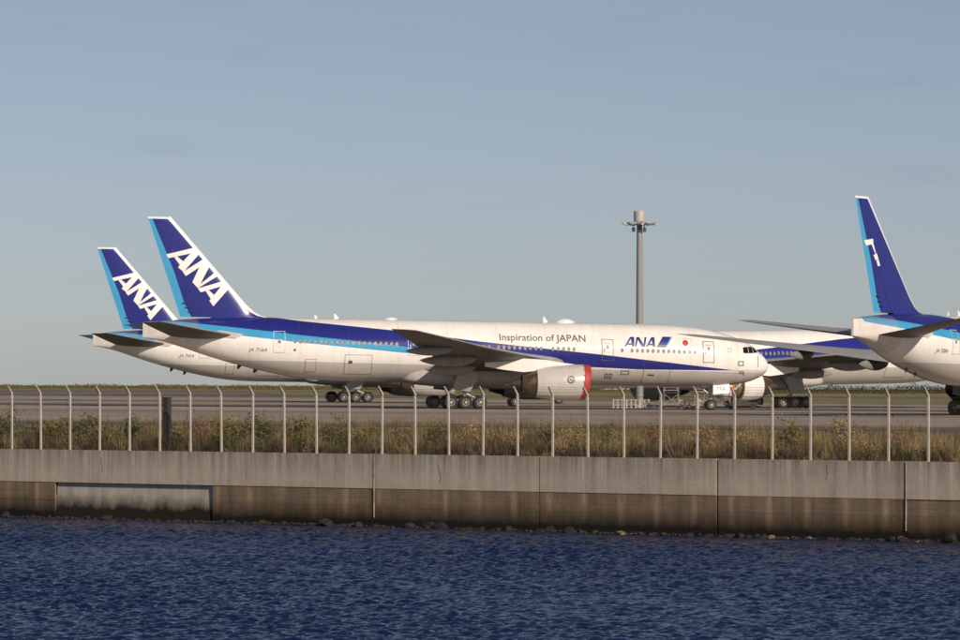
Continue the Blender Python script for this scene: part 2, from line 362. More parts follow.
# ------------------------------------------------------------------ airliners
STN = [(0,-.92,-.92,.02),(.06,-.60,-1.24,.32),(.2,-.32,-1.50,.56),(.56,.12,-1.86,.93),(1.18,.64,-2.20,1.36),(1.6,1.02,-2.38,1.60),(2.1,1.36,-2.54,1.83),(2.8,1.66,-2.72,2.08),(3.44,1.92,-2.84,2.28),(5,2.36,-3.0,2.64),(6.5,2.68,-3.07,2.86),(8,2.88,-3.1,2.99),(10,3.03,-3.1,3.07),(12.5,3.1,-3.1,3.1),
       (43,3.1,-3.1,3.1),(45.5,3.1,-3.02,3.08),(47.5,3.1,-2.84,3.03),(49.7,3.09,-2.48,2.90),(51.9,3.07,-2.03,2.72),(54.4,3.0,-1.42,2.40),(56.8,2.90,-.74,2.0),(59,2.75,-.02,1.50),(60.8,2.58,.50,.98),(62.2,2.42,.78,.46),(62.94,2.34,.90,.11)]
def hermite(xs, ys):
    xs, ys = np.array(xs, float), np.array(ys, float); d = np.diff(ys) / np.diff(xs); m = np.zeros_like(ys)
    for i in range(1, len(xs) - 1): m[i] = 0 if d[i-1] * d[i] <= 0 else 2 * d[i-1] * d[i] / (d[i-1] + d[i])
    m[0], m[-1] = d[0], d[-1]
    def f(x):
        i = min(max(int(np.searchsorted(xs, x)) - 1, 0), len(xs) - 2); h = xs[i+1] - xs[i]; q = min(max((x - xs[i]) / h, 0), 1)
        return float((2*q**3-3*q*q+1)*ys[i] + (q**3-2*q*q+q)*h*m[i] + (-2*q**3+3*q*q)*ys[i+1] + (q**3-q*q)*h*m[i+1])
    return f
def naca(c): return 5 * (.2969 * math.sqrt(max(c, 0)) - .126 * c - .3516 * c * c + .2843 * c**3 - .1036 * c**4)
CS = [0, .006, .02, .05, .1, .18, .28, .4, .52, .64, .76, .88, 1.0]
def foil_ring(le, te, thick, frame, c0=0.0, c1=1.0, camber=0.0):
    """closed ring of an aerofoil between chord fractions c0..c1; frame(s, up) -> point"""
    cs = [c0 + (c1 - c0) * c for c in CS]; ch = te - le; up = [frame(le + ch * c, thick * ch * naca(c) + camber * ch * 4 * c * (1 - c), c) for c in cs]
    lo = [frame(le + ch * c, -thick * ch * naca(c) + camber * ch * 4 * c * (1 - c), c) for c in cs]
    return up + lo[::-1]

class Airliner:
    """a twin-engined wide-body; body frame x = -station, y = port, z up from the fuselage axis"""
    def __init__(s, name, label, X0, Y0, a, zc, long=False, regis=None, full=False, open_engine=False, fin_logo='full', near=-1, covers=False, number=None):
        s.fn = S3 if long else (lambda q: q); s.tagk = '3' if long else '2'; s.long = long
        s.SM = s.fn(31.77); s.near = near; s.covers = covers; s.number = number
        gz = g(X0); s.root = empty(name, (X0, Y0, gz), a); tag(s.root, label, 'aeroplane', 'airliners parked on the apron')
        s.B = Matrix.Translation((0, 0, zc)) @ Matrix.Rotation(.0155, 4, 'Y') @ Matrix.Translation((s.SM, 0, 0)); s.zc = zc
        s.dzn = g(X0 + (s.SM - 5.9) * math.cos(a)) - gz
        s.dzt = {sd: g(X0 - sd * 5.49 * math.sin(a)) - gz for sd in (-1, 1)}
        ss = [s.fn(q[0]) for q in STN]
        s.top, s.bot, s.wid = (hermite(ss, [q[i] for q in STN]) for i in (1, 2, 3))
        s.L = ss[-1]; s.mb = M['body3' if long else 'body']
        s.fuselage(regis, full); s.tail(fin_logo); s.wings(open_engine); s.gear()
    def part(s, name, mb, mats, parent=None, smooth=35, key=None):
        o = build(name, mb, mats, parent or s.root, smooth, None if key is None else (s.tagk, key))
        if parent is None: o.matrix_local = s.B
        return o
    def skin(s, st, z, side=-1, off=.012):
        t, b, w = s.top(st), s.bot(st), s.wid(st); zc, hh = (t + b) / 2, (t - b) / 2
        q = max(-.999, min(.999, (z - zc) / hh)); y = w * math.sqrt(1 - q * q); n = Vector((0, y / w / w, q / hh)).normalized()
        return (-st, side * (y + n.y * off), z + n.z * off)
    def decal(s, name, polys, mat, side=-1, off=.02, parent=None, cuts=.3):
        """flat (station, z) polygons wrapped on the skin"""
        bm = bmesh.new()
        for poly in polys:
            try: bm.faces.new([bm.verts.new((p[0], 0, p[1])) for p in poly])
            except ValueError: pass
        s.wrap(bm, name, mat, side, off, parent, cuts)
    def wrap(s, bm, name, mat, side, off, parent, cuts=.3, fskin=None):
        bmesh.ops.triangulate(bm, faces=bm.faces)
        for _ in range(2):
            e = [q for q in bm.edges if q.calc_length() > cuts]
            if e: bmesh.ops.subdivide_edges(bm, edges=e, cuts=1); bmesh.ops.triangulate(bm, faces=bm.faces)
        f = fskin or s.skin
        for v in bm.verts: v.co = f(v.co.x, v.co.z, side, off)
        me = bpy.data.meshes.new(name); bm.to_mesh(me); bm.free(); me.materials.append(mat)
        o = link(name, me, parent or s.fus)
        if name in ('slogan_lettering', 'registration', 'service_mark'): tag(o, kind='stuff')
        return o
    def text(s, name, txt, st0, z0, width, height, mat, shear=0.0, side=-1, bold=0.0):
        cu = bpy.data.curves.new('t', 'FONT'); cu.body = txt; cu.size = 1; cu.shear = shear; cu.offset = bold; cu.resolution_u = 3
        o = bpy.data.objects.new('t', cu); C.objects.link(o); bpy.context.view_layer.update()
        me = bpy.data.meshes.new_from_object(o.evaluated_get(bpy.context.evaluated_depsgraph_get())); bpy.data.objects.remove(o); bpy.data.curves.remove(cu)
        co = np.array([v.co for v in me.vertices]); mn, mx = co.min(0), co.max(0); capn = .69
        bm = bmesh.new(); bm.from_mesh(me); bpy.data.meshes.remove(me)
        for v in bm.verts:
            fx = (v.co.x - mn[0]) / (mx[0] - mn[0]); v.co = (st0 - fx * width if side < 0 else st0 + fx * width, 0, z0 + v.co.y / capn * height)
        return s.wrap(bm, name, mat, side, .02, s.fus, .35)
    def flat_text(s, name, txt, parent, loc, width, height):
        cu = bpy.data.curves.new('t', 'FONT'); cu.body = txt; cu.resolution_u = 3
        o = bpy.data.objects.new('t', cu); C.objects.link(o); bpy.context.view_layer.update()
        me = bpy.data.meshes.new_from_object(o.evaluated_get(bpy.context.evaluated_depsgraph_get())); bpy.data.objects.remove(o); bpy.data.curves.remove(cu)
        co = np.array([v.co for v in me.vertices]); mn, mx = co.min(0), co.max(0)
        for v in me.vertices:      # sign painter's plane leans with the door
            fz = v.co.y / .69; v.co = (loc[0] + (v.co.x - mn[0]) / (mx[0] - mn[0]) * width, loc[1] + .06 * fz - .012, loc[2] + fz * height)
        me.materials.clear(); me.materials.append(M['greytext']); tag(link(name, me, parent.parent), kind='stuff')
    def rect_ring(s, st0, st1, z0, z1, w):
        return [[(st0, z0), (st1, z0), (st1, z0 + w), (st0, z0 + w)], [(st0, z1 - w), (st1, z1 - w), (st1, z1), (st0, z1)],
                [(st0, z0 + w), (st0 + w, z0 + w), (st0 + w, z1 - w), (st0, z1 - w)], [(st1 - w, z0 + w), (st1, z0 + w), (st1, z1 - w), (st1 - w, z1 - w)]]
    def door(s, name, st, z0, z1, hw, mats, side, w=.05, extra=()):
        """a curved leaf a little proud of the skin, its outline and small marks"""
        mb = MB(); n = 10; zs = np.linspace(z0, z1, n); xs = np.linspace(st - hw, st + hw, 5)
        vs = [s.skin(x, z, side, .02) for z in zs for x in xs]
        mb.add(vs, [(j*5+i, j*5+i+1, (j+1)*5+i+1, (j+1)*5+i) for j in range(n-1) for i in range(4)], 0)
        for poly, mi in [(p, 1) for p in s.rect_ring(st - hw - w, st + hw + w, z0 - w, z1 + w, w)] + list(extra):
            (x0, a0), (x1, a1) = poly[0], poly[2]; zz = np.linspace(a0, a1, max(2, int((a1 - a0) / .2) + 1))
            vs = [s.skin(x, z, side, .034) for z in zz for x in (x0, x1)]
            mb.add(vs, [(2*j, 2*j+1, 2*j+3, 2*j+2) for j in range(len(zz) - 1)], mi)
        s.part(name, mb, mats, s.fus, 40)
    def fuselage(s, regis, full):
        def f():
            mb = MB(); L = s.L; st = [0, .015, .06, .12, .2, .35, .56, .85] + list(np.arange(1.2, 14, .45)) + list(np.arange(14, s.fn(43), 1.2)) + list(np.arange(s.fn(43), L - .05, .6)) + [L]
            rings = []
            for q in st:
                t_, b_, w = s.top(q), s.bot(q), max(s.wid(q), .01); zc, hh = (t_ + b_) / 2, max((t_ - b_) / 2, .01)
                e = 1.0 if q < s.L - 4 else 1 - .72 * (q - s.L + 4) / 4       # the tail end squares off into a blade
                rings.append([(-q, w * math.copysign(abs(math.sin(a)) ** e, math.sin(a)), zc + hh * math.copysign(abs(math.cos(a)) ** e, math.cos(a))) for a in np.linspace(0, 2 * math.pi, 72, endpoint=False)])
            mb.loft(rings); return mb
        s.fus = s.part('fuselage', f, s.mb, None, 40, 'fus')
        # cabin windows
        def wins():
            mb = MB(); grp = [(8.15, 14.6), (15.55, 15.7), (20.4, 22.7), (23.7, 28.1), (28.9, 34.6), (38.1, 48.7)]
            if s.long: grp = [(8.15, 14.6), (16, 22), (25.7, 39.5), (46.2, 58.8)]
            for a, b in grp:
                q = a
                while q < b + .01:
                    zz = .62 + .004 * (q - s.SM) * (1 if not s.long else .8) if q > 30 else .44
                    zz = float(np.interp(q, [8, 23, 30, 48.5], [.37, .45, .50, .76])) if not s.long else .5
                    for sd in (-1, 1):
                        ring = [(q + .15 * math.cos(a_), zz + .215 * math.sin(a_)) for a_ in np.linspace(0, 2 * math.pi, 10, endpoint=False)]
                        mb.add([s.skin(x, z, sd, .022) for x, z in ring], [tuple(range(10))])
                    q += .533
            return mb
        tag(s.part('cabin_windows', wins, M['win'], s.fus, None, 'wins'), kind='stuff')
        for sd in (-1, 1):
            for poly in ([(1.22,.44),(1.62,.86),(1.90,.98),(1.80,.36)], [(1.85,.36),(1.95,1.0),(2.36,.98),(2.36,.32)], [(2.41,.32),(2.41,.97),(2.98,.90),(2.98,.33)]):
                s.decal('cockpit_window', [poly], M['glass'], sd, .012, cuts=.2)
            for i, (q, z0, z1) in enumerate([(6.70,-.63,1.37),(17.0,-.60,1.42),(36.45,-.42,1.55),(49.75,-.34,1.66)]):
                if s.long and i == 2: q = 31.5
                q = q if (s.long and i == 2) else s.fn(q)
                ex = [([(q-.13,.52),(q+.13,.52),(q+.13,.86),(q-.13,.86)], 2)]
                if i < 2: ex += [([(q-.3,1.0),(q+.3,1.0),(q+.3,1.12),(q-.3,1.12)], 3)]
                else: ex += [([(q-.22,.82),(q+.3,.82),(q+.3,.9),(q-.22,.9)], 1)]
                ex += [([(q+.28,.18),(q+.36,.18),(q+.36,.62),(q+.28,.62)], 1), ([(q-.15,.14),(q+.1,.14),(q+.1,.2),(q-.15,.2)], 3)]
                s.door('cabin_door', q, z0, z1, .53, [s.mb, M['line' if i < 2 else 'paleline'], M['win'], M['fair']], sd, .058 if i < 2 else .05, ex)
            s.door('cargo_door', s.fn(41.9), -2.34, -.50, 1.33, [s.mb, M['line']], sd, .03, [([(s.fn(42.5),-1.35),(s.fn(42.5)+.4,-1.35),(s.fn(42.5)+.4,-1.05),(s.fn(42.5),-1.05)], 1)])
            s.door('cargo_door', 11.9, -2.78, -.75, 1.32, [s.mb, M['line']], sd, .03, [([(12.15,-2.08),(12.8,-2.08),(12.8,-1.92),(12.15,-1.92)], 1)])
            s.door('bulk_door', s.fn(46.6), -2.2, -1.0, .5, [s.mb, M['line']], sd, .03)
        # aerials on the crown and under the tail
        for q, h, ln in ((45.6, .32, .35), (43.5, .48, .5)) + (() if s.long else ((22.5, .55, .5),)):
            mb = MB(); z = 3.08; q = s.fn(q)
            mb.plate([(-q - ln, .02, z), (-q, .02, z), (-q - ln * .75, .02, z + h), (-q - ln * 1.1, .02, z + h)], (0, -.04, 0)); s.part('blade_aerial', mb, M['white'], s.fus, None)
        for q, ln, w, h in ((38.4, 1.4, .5, .25), (20.8, 1.9, .55, .42)):
            mb = MB(); q = s.fn(q); rings = []
            for k in np.linspace(0, 1, 9):
                r = math.sin(math.pi * max(.02, min(.98, k))) ** .6
                rings.append([(-q + ln / 2 - ln * k, w * r * math.cos(a), 3.0 + max(0.0, math.sin(a)) * (h * r + .1)) for a in np.linspace(0, 2 * math.pi, 14, endpoint=False)])
            mb.loft(rings); s.part('aerial_fairing', mb, M['white'], s.fus, 40)
        for q, z in ((53.2, -1.75), (51.6, -2.12)):
            mb = MB(); q = s.fn(q); mb.plate([(-q-.35,.02,z+.15),(-q+.1,.02,z+.05),(-q-.2,.02,z-.3),(-q-.4,.02,z-.3)], (0,-.04,0)); s.part('blade_aerial', mb, M['dark'], s.fus, None)
        if regis: s.text('registration', regis, s.fn(52.76), -.30, 1.82, .34, M['greytext'], .25)
        # belly fairing round the wing box
        def bf():
            mb = MB(); rings = []; a0, a1 = s.fn(19.0), s.fn(37.4)
            for k in np.linspace(0, 1, 26):
                r = (math.sin(math.pi * k) ** .42) if 0 < k < 1 else 0
                w, zb, zt = 1.2 + 2.25 * r, -2.9 - .72 * r, -2.6 + 1.75 * r
                zc, hh = (zb + zt) / 2, (zt - zb) / 2
                rings.append([(-(a0 + (a1 - a0) * k), w * math.copysign(abs(math.cos(a)) ** .6, math.cos(a)), zc + hh * math.copysign(abs(math.sin(a)) ** .6, math.sin(a))) for a in np.linspace(0, 2 * math.pi, 36, endpoint=False)])
            mb.loft(rings); return mb
        s.part('belly_fairing', bf, M['belly'], None, 50, 'belly')
        if full: s.markings()
    def markings(s):
        s.text('slogan_lettering', 'Inspiration of JAPAN', 27.85, 1.19, 8.65, .66, M['greytext'], bold=.004)
        LOGO = [[(15.3,.81),(15.13,.81),(14.47,1.75),(14.66,1.75)],[(14.6,1.75),(14.26,1.75),(14.30,.81),(14.54,.8)],[(14.91,1.11),(14.46,1.12),(14.47,.97),(15.0,.96)],
            [(14.24,.81),(14.07,.81),(13.86,1.74),(14.03,1.74)],[(14.03,1.74),(13.75,1.74),(13.24,.79),(13.54,.78)],[(13.41,.79),(13.22,.79),(13.01,1.75),(13.19,1.75)],
            [(13.14,.79),(12.95,.79),(12.31,1.75),(12.51,1.75)],[(12.50,1.75),(12.21,1.75),(12.19,.81),(12.43,.8)],[(12.76,1.1),(12.36,1.11),(12.37,.96),(12.86,.95)]]
        for i in range(3): s.decal('logo_letter', LOGO[3*i:3*i+3], M['decalblue'])
        s.decal('logo_flash', [[(12.05,.77),(11.16,.76),(10.54,1.82),(11.35,1.83)]], M['decalblue'])
        s.decal('logo_flash', [[(11.16,.76),(11.03,.77),(10.39,1.82),(10.54,1.82)]], M['decalcyan'])
        s.decal('flag_panel', s.rect_ring(8.44, 9.78, .80, 1.67, .02), M['fair'], off=.016)
        s.decal('flag_disc', [[(9.08 + .29 * math.cos(a), 1.24 + .29 * math.sin(a)) for a in np.linspace(0, 2*math.pi, 24, endpoint=False)]], M['red'])
        s.decal('warning_dot', [[(48.35,-.21),(48.11,-.21),(48.11,.01),(48.35,.01)]], M['red'])
        s.decal('service_mark', s.rect_ring(2.95, 3.56, -.95, -.47, .09), M['mark'])
        s.decal('service_mark', s.rect_ring(2.85, 3.38, -1.74, -1.48, .08) + [[(2.95,-1.9),(2.86,-1.9),(2.86,-1.74),(2.95,-1.74)]], M['mark'])
        s.decal('service_mark', s.rect_ring(14.7, 15.55, -2.02, -1.6, .07), M['mark'])
        s.decal('service_mark', s.rect_ring(16.38, 16.7, -2.4, -1.92, .08) + s.rect_ring(16.8, 17.12, -2.4, -1.92, .08), M['mark'])
        s.decal('service_mark', [[(4.48+.22*math.cos(a)-.035,.61+.22*math.sin(a)-.035),(4.48+.22*math.cos(a)+.035,.61+.22*math.sin(a)-.035),(4.48+.22*math.cos(a)+.035,.61+.22*math.sin(a)+.035),(4.48+.22*math.cos(a)-.035,.61+.22*math.sin(a)+.035)] for a in np.linspace(0, 2*math.pi, 8, endpoint=False)], M['line'])
        s.decal('radome_seam', [[(1.36,-1.02),(1.30,-1.02),(1.30,.08),(1.36,.08)]], M['line'], cuts=.15)
    def tail(s, logo):
        d = s.fn(60) - 60
        le = lambda z: float(np.interp(z, [2.2,2.9,3.22,3.6,4.37,12.79], [48.6,49.9,51.2,51.95,52.82,60.33])) + d
        te = lambda z: 59.0 + d + (z - 2.2) * .341
        th = lambda z: float(np.interp(z, [2.2, 12.8], [.095, .085]))
        s.finskin = lambda st, z, side, off: (-st, side * (th(z) * (te(z) - le(z)) * naca(min(1, max(0, (st - le(z)) / (te(z) - le(z))))) + off), z)
        hinge = .67
        zs = [2.2, 2.9, 3.22, 3.6, 4.37, 6, 8, 10, 12, 12.55, 12.70, 12.79]
        def fin():
            mb = MB()
            mb.loft([foil_ring(le(z), te(z), th(z) * (1 if z < 12.6 else max(.25, (12.83 - z) * 3.6)), lambda st, u, c, z=z: (-st, u, z), 0, hinge) for z in zs]); return mb
        fm = M['fin3' if s.long else 'fin']
        s.fin = s.part('tail_fin', fin, fm, None, 40, 'fin')
        def rud():
            mb = MB()
            mb.loft([foil_ring(le(z), te(z), th(z) * (1 if z < 12.6 else max(.25, (12.83 - z) * 3.6)), lambda st, u, c, z=z: (-st, u * .97, z), hinge + .004, 1.0) for z in [3.0] + zs[2:]]); return mb
        s.part('rudder', rud, fm, s.fin, 40, 'rudder')
        FINL = [[(60.76,9.11),(58.12,9.79),(58.36,9.25),(60.52,8.74)],[(58.12,9.79),(57.5,9.23),(59.03,7.43),(59.57,7.85),(59.36,8.15),(58.36,9.25)],[(59.98,8.86),(59.66,8.92),(59.07,8.45),(59.4,8.09)],
            [(57.1,8.7),(57.48,7.91),(58.79,7.02),(59.1,7.41)],[(57.1,8.7),(56.45,8.1),(57.35,6.28),(57.59,5.84),(58.15,6.42),(57.48,7.91)],[(57.35,6.26),(55.86,7.47),(55.59,7.12),(57.59,5.84)],
            [(57.59,5.82),(55.16,6.56),(55.32,6.05),(57.32,5.44)],[(55.16,6.56),(54.43,5.99),(56.05,4.09),(56.45,4.63),(56.26,4.84),(55.32,6.05)],[(56.83,5.57),(56.51,5.66),(55.99,5.2),(56.29,4.77)]]
        if logo == 'rest': grp = [[[(61.10,9.06),(59.75,9.25),(59.68,8.80),(60.80,8.62)]], [[(59.98,8.78),(59.68,8.82),(59.25,8.05),(59.38,8.00)]], [[(59.62,7.86),(59.12,8.04),(58.82,7.52),(59.28,7.42)]], [[(59.16,7.40),(58.80,7.48),(58.55,6.98),(58.90,6.94)]]]
        else: grp = [FINL[0:3], FINL[3:6], FINL[6:9]]
        for gq in grp:
            bm = bmesh.new()
            for poly in gq: bm.faces.new([bm.verts.new((p[0] + d, 0, p[1])) for p in poly])
            s.wrap(bm, 'logo_letter' if logo == 'full' else 'logo_remnant', M['decalwhite'], -1, .03, s.fin, .5, s.finskin)
        for i in range(3):     # rudder hinge fairings
            z = 4.35 - i * .42; mb = MB(); mb.box((-(te(z) - .95 - .15 * i) - .3, -.30, z), (-(te(z) - .95 - .15 * i) + .2, .30, z + .05)); s.part('hinge_fairing', mb, M['decalblue'], s.fin, None)
        for sd in (-1, 1):
            def stab(sd=sd):
                mb = MB(); rings = []
                for y, l, t_, z, q in ((1.2,53.6,60.4,1.12,.105),(2.2,54.35,60.75,1.25,.10),(6,57.9,62.25,1.72,.095),(10.3,61.6,63.86,2.26,.09),(10.62,61.95,63.98,2.30,.05),(10.76,62.3,64.0,2.32,.015)):
                    rings.append(foil_ring(l + d, t_ + d, q, lambda st, u, c, y=y, z=z: (-st, sd * y, z + u - .02 * (c - .3) * 3), camber=-.008))
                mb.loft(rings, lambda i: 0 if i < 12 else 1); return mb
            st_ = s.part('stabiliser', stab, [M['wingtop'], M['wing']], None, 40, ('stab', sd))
            mb = MB(); mb.plate([s.skin(54.0 + d, .95, sd, .05), s.skin(53.2 + d, 1.35, sd, .05), s.skin(55.6 + d, 1.7, sd, .05), s.skin(57.5 + d, 1.2, sd, .05)], (0, sd * .05, 0)); s.part('sealing_plate', mb, M['fair'], st_, None)
    def wings(s, open_engine):
        d = s.fn(31.77) - 31.77
        LE = lambda y: float(np.interp(y, [0, 3, 30.2], [19.3, 21.4, 40.5])) + d
        TE = lambda y: float(np.interp(y, [0, 10.5, 30.2], [34.4, 35.1, 42.6])) + d
        ZL = lambda y: float(np.interp(y, [0, 3, 9, 18, 30.2], [-1.15, -.92, -.44, .36, 1.72]))
        ZT = lambda y: float(np.interp(y, [0, 3, 10, 18, 30.2], [-2.0, -1.75, -1.02, .12, 1.76]))
        for sd in (-1, 1):
            def wing(sd=sd):
                mb = MB(); rings = []
                for y in (1.5, 3, 5, 7.5, 10.5, 14, 18, 22, 26, 29.2, 29.8, 30.2):
                    l, e = LE(y), TE(y); q = float(np.interp(y, [1.5, 10.5, 29.5, 30.2], [.125, .105, .09, .02]))
                    if y > 29.3: l += (y - 29.2) ** 1.5 * .9
                    rings.append(foil_ring(l, e, q, lambda st, u, c, y=y: (-st, sd * y, ZL(y) + (ZT(y) - ZL(y)) * c + u), camber=.006))
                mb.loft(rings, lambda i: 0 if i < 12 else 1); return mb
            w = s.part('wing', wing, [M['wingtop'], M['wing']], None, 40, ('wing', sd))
            for y, ln, r in ((7.2, 5.2, .52), (13.6, 5.6, .50), (19.6, 4.6, .40)):
                def ff(y=y, ln=ln, r=r, sd=sd):
                    mb = MB(); rings = []; x1 = TE(y) + 1.15; z1 = ZT(y) - .35
                    for k in np.linspace(0, 1, 15):
                        q = (math.sin(math.pi * min(.999, max(.001, k ** .8)))) ** .65
                        st = x1 - ln * (1 - k); zz = z1 - .12 + .25 * (1 - k) - .12 * q
                        rings.append([(-st, sd * y + r * .62 * q * math.cos(a), zz + r * 1.15 * q * math.sin(a)) for a in np.linspace(0, 2 * math.pi, 16, endpoint=False)])
                    mb.loft(rings); return mb
                s.part('flap_fairing', ff, M['flapfair'], w, 45, ('ff', y, sd))
            def pylon(sd=sd):
                mb = MB(); y = 9.61; rings = []
                for st, zl, zh, hw in ((21.6,-1.15,-1.1,.05),(22.6,-1.5,-1.0,.30),(24.4,-1.7,-.72,.36),(26.6,-1.95,-.62,.36),(28.6,-1.75,-.80,.30),(30.4,-1.45,-.9,.06)):
                    rings.append([(-st - d, sd * y - hw, zl), (-st - d, sd * y + hw, zl), (-st - d, sd * y + hw, zh), (-st - d, sd * y - hw, zh)])
                mb.loft(rings); return mb
            s.part('pylon', pylon, M['white'], w, 30, ('pylon', sd))
            s.engine(sd, d, open_engine and sd == s.near)
    def engine(s, sd, d, opened):
        y = sd * 9.61; F0, Z0, Z1 = 20.22 + d, -2.83, -3.0
        def wp(p):      # aft distance, y, z -> body; inlet lip raked
            a, yy, zz = p; rake = .12 * max(0, 1 - a / 2.2)
            return (-(F0 + a - zz * rake), y + yy, Z0 + (Z1 - Z0) * a / 5.2 + zz)
        outer = [(0,1.50),(.03,1.57),(.12,1.63),(.4,1.69),(1.0,1.735),(1.7,1.75),(2.6,1.74),(3.6,1.66),(4.5,1.52),(5.15,1.385)]
        inner = [(5.15,1.385),(5.14,1.35),(4.6,1.37),(4.0,1.36)]
        lip = [(1.3,1.36),(.6,1.38),(.12,1.43),(.02,1.47),(0,1.50)]
        def cowl(lo, hi):
            mb = MB(); pr = [(0 if False else a, r) for a, r in outer if lo <= a <= hi]
            if lo == 0: pr = lip + pr[1:]
            else: pr = [(lo, 1.40)] + [(lo + .01, 1.74)] + pr
            if hi > 5: pr = pr + inner[1:]
            else: pr = pr + [(hi, 1.40)]
            mb.lathe(pr, 'x', 48, warp=wp); return mb
        if not opened:
            en = s.part('engine', lambda: cowl(0, 9), M['cowl'] , None, 35, ('cowl', sd))
            def cover():
                mb = MB(); pr = [(-.02,.02),(-.04,.8),(-.05,1.40),(-.05,1.56),(.1,1.665),(.42,1.72),(.62,1.735),(.64,1.70)]
                mb.lathe(pr, 'x', 48, warp=wp)
                for i in range(16):      # lashing loops
                    a = 2 * math.pi * i / 16; c, q = math.cos(a) * 1.72, math.sin(a) * 1.72
                    mb.tube(wp((.52, c, q)), wp((.74, c * 1.008, q * 1.008)), .035, n=5)
                return mb
            if s.covers: s.part('inlet_cover', cover, M['cover'], en, 35, ('cover', sd))
            def seams():
                mb = MB()
                def seam(p, q, n=8):
                    pts = []
                    for k in range(n + 1):
                        a = p[0] + (q[0] - p[0]) * k / n; zz = p[1] + (q[1] - p[1]) * k / n; r = float(np.interp(a, [o[0] for o in outer], [o[1] for o in outer])) + .004
                        pts.append(wp((a, sd * math.sqrt(max(.01, r * r - zz * zz)), zz)))
                    for u, v in zip(pts, pts[1:]): mb.tube(u, v, .014, n=4)
                seam((5.0, 0), (2.6, 0)); seam((2.6, 0), (.5, .95)); seam((2.6, 0), (.5, -1.05)); return mb
            s.part('cowl_seam', seams, M['fair'], en, None, ('seam', sd))
            def emblem():
                mb = MB(); a0, z0, r = 1.95, .28, .38
                def P(da, dz):
                    a, zz = a0 + da, z0 + dz; rr = float(np.interp(a, [o[0] for o in outer], [o[1] for o in outer])) + .02
                    return wp((a, sd * math.sqrt(rr * rr - zz * zz), zz))
                n = 28; ang = np.linspace(0, 2 * math.pi, n, endpoint=False)
                mb.add([P(r * math.cos(a), r * math.sin(a)) for a in ang] + [P(.25 * math.cos(a), .25 * math.sin(a)) for a in ang], [(i, (i+1) % n, n + (i+1) % n, n + i) for i in range(n)])
                mb.add([P(.21,.0),(P(.1,.18)),P(-.08,.03),P(-.22,-.03),P(-.1,-.18),P(.08,-.05)], [(0,1,2,3,4,5)]); return mb
            s.part('engine_emblem', emblem, M['greytext'], en, None, ('emblem', sd))
        else:
            en = s.part('engine', lambda: cowl(2.55, 9), M['white'], None, 35, ('cowlopen', sd))
            s.part('inlet_cowl', lambda: cowl(0, 1.05), M['white'], en, 35, ('inlet', sd))
            def case():
                mb = MB(); mb.lathe([(1.0,1.36),(1.3,1.40),(1.34,1.50),(1.42,1.50),(1.46,1.40),(1.9,1.34),(1.94,1.45),(2.0,1.45),(2.04,1.32),(2.6,1.28)], 'x', 40, warp=wp); return mb
            s.part('fan_case', case, M['brass'], en, 30, ('case', sd))
            mb = MB(); mb.lathe([(1.06,1.42),(1.06,1.62),(1.32,1.62),(1.32,1.42)], 'x', 40, warp=wp); s.part('orange_band', mb, M['orange'], en, 30)
            rp = random.Random(3)
            for i in range(14):
                mb = MB(); a0 = rp.uniform(0, 6.28); r = 1.44 + rp.random() * .06; pts = []
                for k in range(5):
                    a = a0 + k * .12 * rp.uniform(.2, 1.6); pts.append(wp((1.38 + k * .27, r * math.cos(a), r * math.sin(a))))
                for u, v in zip(pts, pts[1:]): mb.tube(u, v, .05, n=6)
                s.part('pipe', mb, M[rp.choice(['steel', 'dark', 'brass', 'safety'])], en, None)
            for i in range(5):
                a = rp.uniform(2.6, 4.4); mb = MB(); p = wp((1.5 + .2 * i, 1.46 * math.cos(a), 1.46 * math.sin(a))); mb.box((p[0]-.18, p[1]-.16, p[2]-.2), (p[0]+.18, p[1]+.16, p[2]+.2)); s.part('accessory_box', mb, M[['dark','steel','safety'][i % 3]], en, None)
        def core():
            mb = MB(); mb.lathe([(3.6,1.30),(4.6,1.26),(5.3,1.20),(6.0,1.02),(6.55,.82),(6.5,.76),(5.9,.80)], 'x', 40, warp=wp); return mb
        s.part('exhaust_nozzle', core, M['core'], en, 40, ('core', sd))
        def plug():
            mb = MB(); mb.lathe([(5.8,.74),(6.4,.60),(7.2,.34),(8.0,.08),(8.05,.01)], 'x', 28, warp=wp)
            return mb
        def fan():
            mb = MB(); mb.lathe([(.75,.01),(.9,.2),(1.1,.36),(1.2,.42),(1.2,1.37)], 'x', 28, warp=wp); return mb
        s.part('fan_face', fan, M['dark'], en, 30, ('fan', sd))
        s.part('exhaust_plug', plug, M['dark'], en, 40, ('plug', sd))
    def gear(s):
        def wheel(key, r, w):
            def f():
                mb = MB(); h = w / 2
                mb.lathe([(-h*.75,r*.58),(-h,r*.72),(-h*.98,r*.88),(-h*.7,r*.975),(0,r),(h*.7,r*.975),(h*.98,r*.88),(h,r*.72),(h*.75,r*.58)], 'y', 26)
                for q in (-1, 1):
                    mb.lathe([(q*h*.74,r*.58),(q*h*.70,r*.53)], 'y', 20); mb.lathe([(q*h*.70,r*.53),(q*h*.82,r*.50),(q*h*.66,r*.43)], 'y', 20, mi=1); mb.lathe([(q*h*.66,r*.43),(q*h*.45,r*.22)], 'y', 20, mi=2); mb.lathe([(q*h*.45,r*.22),(q*h*.85,r*.19),(q*h*.9,r*.02)], 'y', 20, mi=1)
                return mb
            if key not in CACHE: CACHE[key] = f().mesh('wheel', [M['tyre'], M['hub'], M['dark']], 35)
            return CACHE[key]
